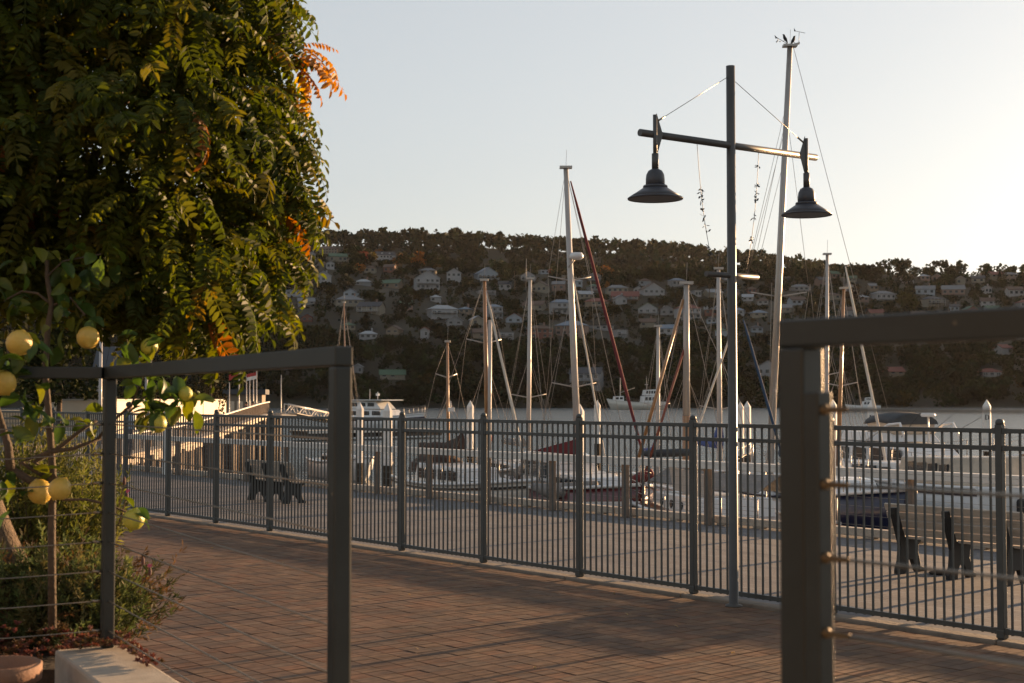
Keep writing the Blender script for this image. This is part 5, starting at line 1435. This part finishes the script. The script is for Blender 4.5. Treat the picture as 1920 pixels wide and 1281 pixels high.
# ------------------------------------------------------------------ motor boats
def motor(bt, x0, x1, w_, z0, h, name, win=3, taper=.6, m_=None): return bt.cabin(x0, x1, w_, h, m_ or m_gel, taper, win, z=z0, name=name)
n1 = Boat('navy_launch', 'navy hulled launch with white gunwale moored before the white cruiser', 'boat', 1500, 1694, 33.5, 6.5, 2.3, 1.15, m_navy, 1, .3, .8, .7, rail=m_gel)
n1.cabin(.25, .6, 1.7, .5, m_gel, .7, 3); n1.rails(.5, .98, .4)
c1 = Boat('motor_cruiser', 'white motor cruiser with clear canvas side curtains and outboard engine', 'boat', 1925, 1592, 38, 8.6, 3.0, 1.25, m_gel, -1, .25, .85, .9)
c1.cabin(.50, .88, 2.0, .55, m_gel, .6, 3); motor(c1, .14, .50, 2.4, 1.2, .78, 'canvas_enclosure', 4, .95, m_clear)
c1.stripe(.86, .9, m_navy); c1.rails(.55, .99, .5); c1.fenders((.3, .6), None, 1)
b = MB(); b.box((-4.45, 0, .75), (.5, .45, .6)); b.box((-4.5, 0, .1), (.2, .2, .9)); b.build('outboard_engine', m_black, c1.t, bev=.08)
f1 = Boat('flybridge_cruiser', 'white flybridge cruiser with grey topped canvas bimini and fishing rods', 'boat', 1588, 1912, 45, 9.5, 3.3, 1.4, m_gel, 1, .3, .85, 1.0)
motor(f1, .12, .62, 2.7, 1.2, .85, 'saloon', 4, .55); motor(f1, .16, .46, 2.3, 2.05, .30, 'flybridge', 0, .8); f1.cabin(.62, .84, 2.0, .35, win=1)
b = MB(); zt = 2.98; bx_ = f1.on_axis(1688); rings = []
for i in range(6):
    fx = bx_ - .85 + 1.7 * i / 5; rings.append([Vector((fx, .85 * math.cos(a), zt - .3 + .34 * math.sin(a) - .08 * abs(i - 2.5) / 2.5)) for a in [math.pi * q / 8 for q in range(9)]])
b.loft(rings, True); b.build('bimini_top', m_cvdark, f1.t)
b = MB(); b.box((bx_, 0, 2.52), (1.6, 1.6, .5)); b.build('bimini_curtain', m_clear, f1.t, bev=.12)
for s in (1, -1):
    b = MB(); b.path([(bx_ - .2, s * 1.1, 2.1), (bx_ + .9, s * 1.0, 2.6), (bx_ + 1.5, s * .95, 2.65), (bx_ + 1.9, s * 1.0, 2.1)], .04, 8); b.build('radar_arch', m_gel, f1.t)
for q, (x0, y0, x1, y1) in enumerate(((1690, 812, 1748, 745), (1745, 805, 1787, 777), (1795, 800, 1842, 781))):
    f1.line(at(x0, y0 + 8, 44.5), at(x1, y1, 43.5), .009, m_black, 'fishing_rod', 5, .006)
b = MB(); b.lathe([(0, .08), (.2, .07), (.24, 0), (.2, -.05), (0, -.05)], (bx_ + 1.6, 0, 2.9), 14); b.tube((bx_ + 1.6, 0, 2.0), (bx_ + 1.6, 0, 2.9), .03); b.build('radar_dome', m_gel, f1.t)
b = MB(); b.bar((4.6, 0, 1.75), (5.3, 0, 1.85), .35, .06); b.build('bow_platform', m_teak, f1.t)
f1.rails(.6, .99, .55)
# low sports boat beside them
p1 = Boat('sports_boat', 'low white sports boat with dark wrap windscreen behind the navy launch', 'boat', 1545, 1665, 50, 7, 2.4, 1.0, m_gel, 1); p1.cabin(.25, .7, 1.9, .75, m_glass, .5, 0); p1.stripe(.7, .8, m_black)
# large cruiser at the far pontoon
fc = Boat('charter_cruiser', 'white charter cruiser with long tinted windows beside white mooring piles', 'boat', 640, 790, 150, 12, 4, 1.5, m_gel, 1, .3, .85, 1.2)
motor(fc, .06, .72, 3.4, 1.45, .95, 'saloon', 4, .75); motor(fc, .10, .60, 3.0, 2.4, .85, 'upper_cabin', 4, .7)
b = MB(); b.box((-1.6, 0, 3.33), (6.8, 3.2, .1)); b.build('roof', m_gel, fc.t); b = MB(); b.tube((-.4, 0, 3.3), (-.4, 0, 4.2), .04); b.box((-.4, 0, 3.9), (.3, .3, .25)); b.tube((-1.6, 0, 3.3), (-1.6, 0, 4.5), .03); b.build('antenna_mast', m_gel, fc.t)
fc.rails(.6, .98, .8); fc.stripe(.75, .85, m_navy)
# trawler by the other bank
tw = Boat('fishing_trawler', 'white fishing trawler with raised bow and tall wheelhouse off the far bank', 'boat', 1245, 1141, 470, 19, 5.5, 2.4, m_gelc, 1, .5, .8, 1.5)
motor(tw, .10, .42, 4.2, 2.3, 2.4, 'deckhouse', 4, .9); motor(tw, .16, .38, 3.6, 4.7, 2.0, 'wheelhouse', 4, .85); motor(tw, .74, .92, 2.6, 2.9, 1.6, 'fore_cabin', 2, .8)
b = MB(); b.tube((5.5, 0, 3), (5.5, 0, 10.5), .22, .1); b.tube((5.5, 0, 5.6), (.5, 0, 7.2), .1); b.build('derrick', m_mastw, tw.t); b = MB(); b.tube((-3.5, 0, 6.6), (-3.5, 0, 11), .12, .05); b.box((-3.5, 0, 8.3), (.9, .9, .3)); b.build('mast', m_mastw, tw.t); tw.rails(.1, .7, 1.1)
sb_ = Boat('cabin_boat', 'small white cabin boat moored off the far bank beyond a lettered pile', 'boat', 1652, 1584, 480, 11.5, 3.6, 1.2, m_gel, 1); motor(sb_, .2, .55, 2.8, 1.2, 1.7, 'cabin', 3, .7); motor(sb_, .28, .44, 2.2, 2.9, 1.2, 'wheelhouse', 3, .8); sb_.rails()

# ------------------------------------------------------------------ mooring piles
def pile(px, pyt, wpx, d, weed, letter, label):
    c = col_at(px, d, WATER); zt = EYE + ray(px, pyt).z * d; w_ = wpx / F * d / 2
    t_ = thing('mooring_pile', label, 'pile', c, .15, 'white pointed mooring piles')
    h = zt - WATER; hw = EYE + ray(px, weed).z * d - WATER
    def ring(z, k=1.0, n=8): return [Vector((w_ * k * 1.04 * math.cos(math.pi / 8 + i * math.pi / 4), w_ * k * 1.04 * math.sin(math.pi / 8 + i * math.pi / 4), z)) for i in range(n)]
    b = MB(); b.loft([ring(hw), ring(h - w_ * 2.0)], True, False); b.build('shaft', m_pile, t_)
    b = MB(); b.loft([ring(h - w_ * 2.0), ring(h - w_ * 1.7), ring(h, .03)], True, False); b.build('cap', m_pile, t_)
    b = MB(); b.loft([ring(-1.5, .98), ring(hw, .985)], True, False); b.build('tidal_base', m_weed, t_)
    if letter:
        s_ = w_ * 1.15; out = [(-.42, -.6), (.05, -.6), (.30, -.48), (.42, -.2), (.42, .2), (.30, .48), (.05, .6), (-.42, .6)]; inn = [(-.18, -.40), (.02, -.40), (.14, -.30), (.19, -.12), (.19, .12), (.14, .30), (.02, .40), (-.18, .40)]
        zc = h - w_ * 4.6; b = MB()
        vs = [(x * s_, -w_ * .965 - .006, zc + y * s_) for x, y in out] + [(x * s_, -w_ * .965 - .006, zc + y * s_) for x, y in inn]
        vs += [(x, y + .012, z) for x, y, z in vs]
        b.add(vs, [(i, (i + 1) % 8, 8 + (i + 1) % 8, 8 + i) for i in range(8)] + [(i, 16 + i, 16 + (i + 1) % 8, (i + 1) % 8) for i in range(8)])
        o = b.build('letter_d', m_black, t_); o.rotation_euler = (0, 0, -.15 + (-.55 if px < 1600 else -.25))
for a in [(675, 754, 15, 52, 868, 0, 'white pointed mooring pile beside the charter cruiser stern'), (727, 755, 18, 47, 873, 0, 'broad white mooring pile in front of the charter cruiser'), (882, 751, 13, 66, 842, 0, 'white mooring pile between the two wooden masts'),
          (1087, 757, 17, 46, 868, 0, 'stout white mooring pile at the foot of the radar mast'), (1120, 750, 12, 68, 832, 0, 'slim white mooring pile next to the stout one'), (1388, 753, 13, 58, 855, 0, 'white mooring pile close behind the lamp pole'), (1401, 752, 13, 63, 852, 0, 'white mooring pile half hidden behind another beside the lamp pole'),
          (1562, 749, 13, 70, 846, 1, 'white mooring pile with a letter behind the gate railing'), (1634, 750, 14.5, 66, 846, 1, 'white mooring pile lettered D before the bimini'), (1850, 749, 14.5, 66, 846, 1, 'white mooring pile lettered D standing alone beyond the fishing rods')]: pile(*a)

# ------------------------------------------------------------------ pontoons
def pontoon(label, p0, p1, w_, z=-.78):
    p0, p1 = Vector(p0), Vector(p1); t_ = thing('pontoon', label, 'pontoon', (p0 + p1) / 2, math.atan2((p1 - p0).y, (p1 - p0).x)); L = (p1 - p0).length
    b = MB(); n = max(3, int(L / 2.4))
    for k in range(n): b.box((-L / 2 + L * (k + .5) / n, 0, z - WATER - .35 - 0), (L / n * .9, w_ * .9, .5))
    b.build('float', m_woodd, t_)
    for s in (1, -1):
        b = MB(); b.bar((-L / 2, s * w_ / 2, z - WATER - .1), (L / 2, s * w_ / 2, z - WATER - .1), .06, .24); b.build('edge_board', m_woodw, t_)
    b = MB()
    for k in range(int(L / .3)): b.box((-L / 2 + .15 + k * .3, 0, z - WATER - .02), (.285, w_ - .07, .05))
    b.build('decking', m_pont, t_)
pontoon('floating pontoon with white edge boards beside the navy launch', col_at(1560, 36.5, WATER), col_at(1760, 29.5, WATER), 1.6)
pontoon('long floating pontoon between the yachts and the white piles', col_at(860, 58, WATER), col_at(1640, 50, WATER), 1.8)
pontoon('far floating pontoon under the charter cruiser', col_at(560, 118, WATER), col_at(815, 128, WATER), 2.6, -.5)
# ------------------------------------------------------------------ boardwalk, gangway and land at the inner harbour
e0 = [col_at(40, 43.5, .12), col_at(200, 46, .18), col_at(330, 53, .38), col_at(420, 62, .74), col_at(490, 74, 1.2), col_at(508, 79, 1.30)]
bw = thing('boardwalk', 'curving timber boardwalk ramp on rows of tall timber piles', 'boardwalk', (e0[1].x, e0[1].y, WATER))
back = Vector((-.55, .83, 0))
wd = 3.0
for a, c in zip(e0, e0[1:]):
    n = max(2, int((c - a).length / .5))
    for k in range(n):
        p, q = a.lerp(c, (k + .04) / n), a.lerp(c, (k + .96) / n)
        b = MB(); nrm = Vector((-(c - a).y, (c - a).x, 0)).normalized() * wd
        b.add([p, q, q + nrm, p + nrm, p - Vector((0, 0, .08)), q - Vector((0, 0, .08)), q + nrm - Vector((0, 0, .08)), p + nrm - Vector((0, 0, .08))], [(0, 1, 2, 3), (7, 6, 5, 4), (0, 4, 5, 1), (1, 5, 6, 2), (2, 6, 7, 3), (3, 7, 4, 0)])
        b.build('plank', m_wood, bw, True)
    b = MB(); b.bar(a - Vector((0, 0, .22)), c - Vector((0, 0, .22)), .12, .28); b.build('edge_beam', m_wood, bw, True)
    n = max(2, int((c - a).length / .55))
    for k in range(n):
        p = a.lerp(c, (k + .5) / n) + Vector((0, .12, 0)); r = rnd.uniform(.09, .15)
        b = MB(); b.tube((p.x, p.y, WATER - .6), (p.x + rnd.gauss(0, .03), p.y, p.z - .3), r * 1.05, r, 8); b.build('pile', m_woodt, bw, True)
        p2 = p + Vector((rnd.uniform(-.3, .2), rnd.uniform(1.4, 2.2), 0)); b = MB(); b.tube((p2.x, p2.y, WATER - .6), (p2.x, p2.y, p.z - .1), r, r, 7); b.build('pile', m_woodd, bw, True)
# handrail with balusters along the far side
rl2 = [q + Vector((-(0.5), 2.4, 0)) for q in e0[1:]]
b = MB()
for a, c in zip(rl2, rl2[1:]):
    b.bar(a + Vector((0, 0, .66)), c + Vector((0, 0, .66)), .09, .05)
b.build('handrail', m_woodw, bw, True)
b = MB()
for a, c in zip(rl2, rl2[1:]):
    n = int((c - a).length / .3)
    for k in range(n): p = a.lerp(c, k / n); b.box(p + Vector((0, 0, .33)), (.035, .035, .64))
o = b.build('balusters', m_woodt, bw, True)
# dark plank wall of the bank behind the piles
b = MB(); w0, w1 = col_at(20, 48, 0), col_at(400, 66, 0)
for k in range(9):
    z = WATER + .1 + k * .2; b.bar(Vector((w0.x, w0.y, z)), Vector((w1.x, w1.y, z)), .08, .185)
o = b.build('bank_wall', m_woodt); settag(o, 'dark horizontal plank wall holding the bank behind the boardwalk piles', 'wall')
b = MB(); b.slab([w0 + Vector((0, .05, 0)), w1 + Vector((0, .05, 0)), col_at(485, 90, 0), col_at(490, 130, 0), col_at(430, 240, 0), (-190, 240), (-120, 60)], -2, .32)
b.build('bank', M('bank_ground', (0.09, 0.085, 0.05), .95, 0, .3, .5), kind='structure')
# gangway truss
gw = thing('gangway', 'white truss gangway sloping down from the boardwalk to the pontoon', 'gangway', col_at(535, 80, 1.0))
g0, g1 = at(533, 776, 80), at(622, 793, 88)
for dy in (0, 1.4):
    a, c = g0 + Vector((0, dy, 0)), g1 + Vector((0, dy, 0)); up = Vector((0, 0, .55))
    b = MB(); b.tube(a, c, .035, n=6); b.build('chord', m_mastw, gw, True); b = MB(); b.tube(a + up, c + up, .035, n=6); b.build('chord', m_mastw, gw, True)
    for k in range(8):
        b = MB(); p, q = a.lerp(c, k / 8), a.lerp(c, (k + 1) / 8); b.tube(p, p + up, .022, n=5); b.tube(p + up if k % 2 else p, q if k % 2 else q + up, .022, n=5); b.build('strut', m_mastw, gw, True)
b = MB(); b.bar((g0 + Vector((0, .7, .02))), (g1 + Vector((0, .7, .02))), 1.3, .05); b.build('walkway', m_pont, gw, True)
b = MB(); b.bar(at(508, 778, 79), at(536, 780, 80), 1.6, .12); b.build('landing', m_pont, gw, True)
# white post on the promenade
p = gnd(313, 890); b = MB(); b.box((0, 0, .85), (.2, .2, 1.7)); b.prism([(-.1, 0), (.1, 0), (0, .07)], (0, 0, 1.702), (1, 0, 0), (0, 0, 1), .2)
o = b.build('white_post', m_pile, bev=.01); o.location = p; o.rotation_euler = (0, 0, FANG); settag(o, 'square white post standing on the promenade before the boardwalk', 'post')
# sunlit low building wall and van coloured block
a, c = col_at(215, 62, .3), col_at(424, 102, .3)
w_ = thing('boat_shed', 'long low cream shed wall lit by the sun behind the boardwalk', 'building', (a + c) / 2, math.atan2((c - a).y, (c - a).x)); L = (c - a).length
b = MB(); b.box((0, 1.5, .87), (L, 3, 1.74)); b.build('wall', M('cream_shed', (0.60, 0.53, 0.43), .8, 0, .06, 1), w_); b = MB(); b.box((0, 1.5, 1.78), (L + .1, 3.1, .07)); b.build('roof', m_conc, w_)
for k in range(5): b = MB(); b.box((-L / 2 + L * (k + .5) / 5, -.012, .85), (.03, .03, 1.66)); b.build('joint_strip', m_woodt, w_)
# club house with flags
c = col_at(458, 118, .3)
cl = thing('club_house', 'small waterfront club house with dark roof and bright windows behind flagpoles', 'building', c, .1)
b = MB(); b.box((0, 2, 1.1), (2.9, 4, 2.2)); b.build('wall', wm['tan'], cl); b = MB(); b.box((0, 2, 2.42), (3.5, 4.6, .42)); b.build('roof', rm['dark grey'], cl)
for k in range(4): b = MB(); b.box((-1.05 + k * .7, -.02, 1.15), (.5, .06, 1.0)); wn = b.build('window', m_clear, cl); b = MB(); b.box((-1.05 + k * .7, -.04, .62), (.56, .08, .06)); b.build('sill', m_trim, wn)
for px, pyt, d, col, lab in ((448, 695, 105, 'red', 'flagpole with a small red flag beside the club house'), (481, 694, 105, 'rw', 'flagpole with a red and white flag beside the club house'), (462, 703, 106, 0, 'bare thin pole before the club house window'), (468, 704, 107, 0, 'bare thin pole next to the flag with white'), (475, 700, 106, 0, 'bare steel pole between flagpoles'), (527, 703, 100, 0, 'bare tall pole with a ball beyond the gangway'), (430, 718, 104, 0, 'short pole by the corner of the club house')):
    p = col_at(px, d, .2); zt = EYE + ray(px, pyt).z * d; t_ = thing('flagpole', lab, 'pole', p)
    b = MB(); b.tube((0, 0, -1.4), (0, 0, zt - .2), .05, .03, 7); b.build('pole', m_mastw, t_)
    b = MB(); b.lathe([(0, .06), (.05, 0), (0, -.05)], (0, 0, zt - .2 if px != 527 else 1.6), 8); b.build('finial', m_mastw, t_)
    if col:
        for k, m_ in enumerate([m_red] if col == 'red' else [m_red, m_gel]):
            b = MB(); s = -1; pts = [(s * (.03 + .09 * i), .05 * math.sin(i * 1.2), zt - .35 - .02 * i - k * .25) for i in range(9)]
            b.add(pts + [(x, y, z - (.25 if col == 'rw' else .42)) for x, y, z in pts], [(i, i + 1, i + 10, i + 9) for i in range(8)]); b.build('flag', m_, t_)
# shelter with ribbed metal roof
c = col_at(232, 62, .3); sh_ = thing('shelter', 'open shelter with ribbed grey metal roof glimpsed through the lemon leaves', 'shelter', c, .2)
b = MB()
for k in range(9): b.bar((-1.1 + k * .27, -1.2, 3.1), (-1.1 + k * .27, 1.2, 4.1), .25, .05 if k % 2 else .09)
b.build('roof', rm['dark grey'], sh_)
for x in (-1.0, 1.0):
    for y in (-1, 1): b = MB(); b.tube((x, y, 0), (x, y, 3.2 + (y + 1) * .4), .06); b.build('post', m_mastw, sh_)
# pale lamp pole behind the lemon tree
p = col_at(188, 33, 0); t_ = thing('lamp_pole', 'slim pale steel pole behind the railing corner post', 'pole', p); b = MB(); b.tube((0, 0, 0), (0, 0, EYE + ray(188, 590).z * 33), .045, .035, 10); b.build('pole', m_mastw, t_); b = MB(); b.lathe([(.09, 0), (.09, .03), (.05, .05), (0, .05)], (0, 0, 0), 12); b.build('base', m_mastw, t_)
# bushes and trees of the inner bank
def bank_tree(name, label, kind, px, d, base, wpx, hpx, col, n):
    c = col_at(px, d, base); w_, h_ = wpx / F * d, hpx / F * d; t_ = thing(name, label, 'tree', c)
    C = crown_pts(kind, w_, h_, n, rs); V, Q = quads_at(C, max(.10, w_ * .03), rs)
    npmesh('crown', V, Q, m_far, np.array(col) * rs.uniform(.6, 1.4, (len(Q), 1)), t_); b = MB(); b.path([(0, 0, -.3), (.05, 0, h_ * .4), (0, 0, h_ * .75)], [.16, .1, .04], 7); b.build('trunk', m_bark, t_)
for a in [('bank_tree', 'dark columnar conifer behind the cream shed', 'column', 394, 98, .2, 62, 130, (0.06, 0.05, 0.022), 1500), ('bank_tree', 'russet leaved shrub behind the cream shed', 'round', 335, 96, .2, 60, 72, (0.12, 0.075, 0.035), 900), ('bank_tree', 'olive bush beside the ribbed shelter roof', 'round', 285, 92, .2, 80, 90, (0.08, 0.085, 0.03), 900),
          ('bank_tree', 'broad green tree behind the lemon branches', 'round', 110, 60, .2, 190, 260, (0.05, 0.06, 0.02), 2200), ('bank_tree', 'low green bush below the broad tree', 'round', 225, 74, .2, 90, 80, (0.055, 0.07, 0.022), 900), ('bank_tree', 'green tree rising behind the tall wisteria', 'round', -20, 70, .2, 240, 320, (0.045, 0.055, 0.018), 1800)]: bank_tree(*a)
# people
def person(label, px, d, z0, h, shirt, trousers, rz):
    base = col_at(px, d, z0)
    t_ = thing('person', label, 'person', base, rz)
    S = h / 1.75
    V = [(0, 0, .95), (0, 0, 1.15), (0, .01, 1.38), (0, .01, 1.48), (0, .0, 1.56), (0, -.01, 1.68), (.17, .01, 1.40), (.22, .02, 1.14), (.21, -.06, .90), (-.17, .01, 1.40), (-.22, .02, 1.14), (-.20, -.07, .90), (.09, 0, .90), (.10, -.02, .50), (.10, .03, .08), (.11, -.12, .04), (-.09, 0, .90), (-.10, .0, .50), (-.10, .04, .08), (-.11, -.11, .04)]
    Rr = [.14, .13, .16, .07, .075, .10, .07, .05, .035, .07, .05, .035, .10, .07, .05, .04, .10, .07, .05, .04]
    E = [(0, 1), (1, 2), (2, 3), (3, 4), (4, 5), (2, 6), (6, 7), (7, 8), (2, 9), (9, 10), (10, 11), (0, 12), (12, 13), (13, 14), (14, 15), (0, 16), (16, 17), (17, 18), (18, 19)]
    me = bpy.data.meshes.new('body'); me.from_pydata([tuple(c * S for c in v) for v in V], E, [])
    o = link('body', me, t_); md = o.modifiers.new('skin', 'SKIN')
    sv = me.skin_vertices[0].data if me.skin_vertices else None
    if sv is None:
        bpy.context.view_layer.objects.active = o; o.select_set(True); bpy.ops.mesh.customdata_skin_add(); sv = me.skin_vertices[0].data
    for k, q in enumerate(Rr): sv[k].radius = (q * S, q * S * .85)
    sv[0].use_root = True
    o.modifiers.new('smooth', 'SUBSURF').render_levels = 2
    m, t2, bs_, _ = nodes('person_clothes')
    tc_ = t2.nodes.new('ShaderNodeTexCoord'); sx = t2.nodes.new('ShaderNodeSeparateXYZ'); t2.links.new(tc_.outputs['Object'], sx.inputs[0])
    rp = t2.nodes.new('ShaderNodeValToRGB'); rp.color_ramp.interpolation = 'CONSTANT'; mr = t2.nodes.new('ShaderNodeMapRange'); mr.inputs['From Max'].default_value = 1.8 * S; t2.links.new(sx.outputs['Z'], mr.inputs['Value']); t2.links.new(mr.outputs[0], rp.inputs['Fac'])
    el = rp.color_ramp.elements; el[0].color = (.03, .025, .02, 1); el[1].position = .05; el[1].color = (*trousers, 1)
    for pos, c in ((.53, shirt), (.825, (.35, .2, .14))): e = el.new(pos); e.color = (*c, 1)
    t2.links.new(rp.outputs[0], bs_.inputs['Base Color']); bs_.inputs['Roughness'].default_value = .85
    o.data.materials.append(m)
    b = MB(); b.lathe([(.0, .115), (.06, .10), (.098, .05), (.10, 0), (.085, -.05), (.0, -.05)], (0, .015, 1.70), 12); ho = b.build('hair', m_iron, t_); ho.scale = (S,) * 3
for a in [('person in a pale blue shirt standing near the white post', 243, 44.5, .22, 1.75, (.25, .33, .42), (.05, .05, .07), 2.4), ('person in dark clothes standing beyond the boardwalk handrail', 462, 88, .32, 1.6, (.03, .03, .035), (.03, .03, .04), .3), ('person in a black jacket standing between the handrail and the club house', 474, 89, .32, 1.62, (.02, .02, .022), (.04, .04, .05), -.5)]: person(*a)
# air: thin even haze round everything
m_haze, t, bs, out = nodes('haze_air')
t.nodes.remove(bs)
pv = t.nodes.new('ShaderNodeVolumePrincipled'); pv.inputs['Density'].default_value = 0.000012; pv.inputs['Color'].default_value = (.93, .93, .93, 1); pv.inputs['Anisotropy'].default_value = .4
t.links.new(pv.outputs[0], out.inputs['Volume'])
b = MB(); b.box((0, 870, 110), (4100, 1940, 240)); hz = b.build('haze', m_haze, kind='stuff')
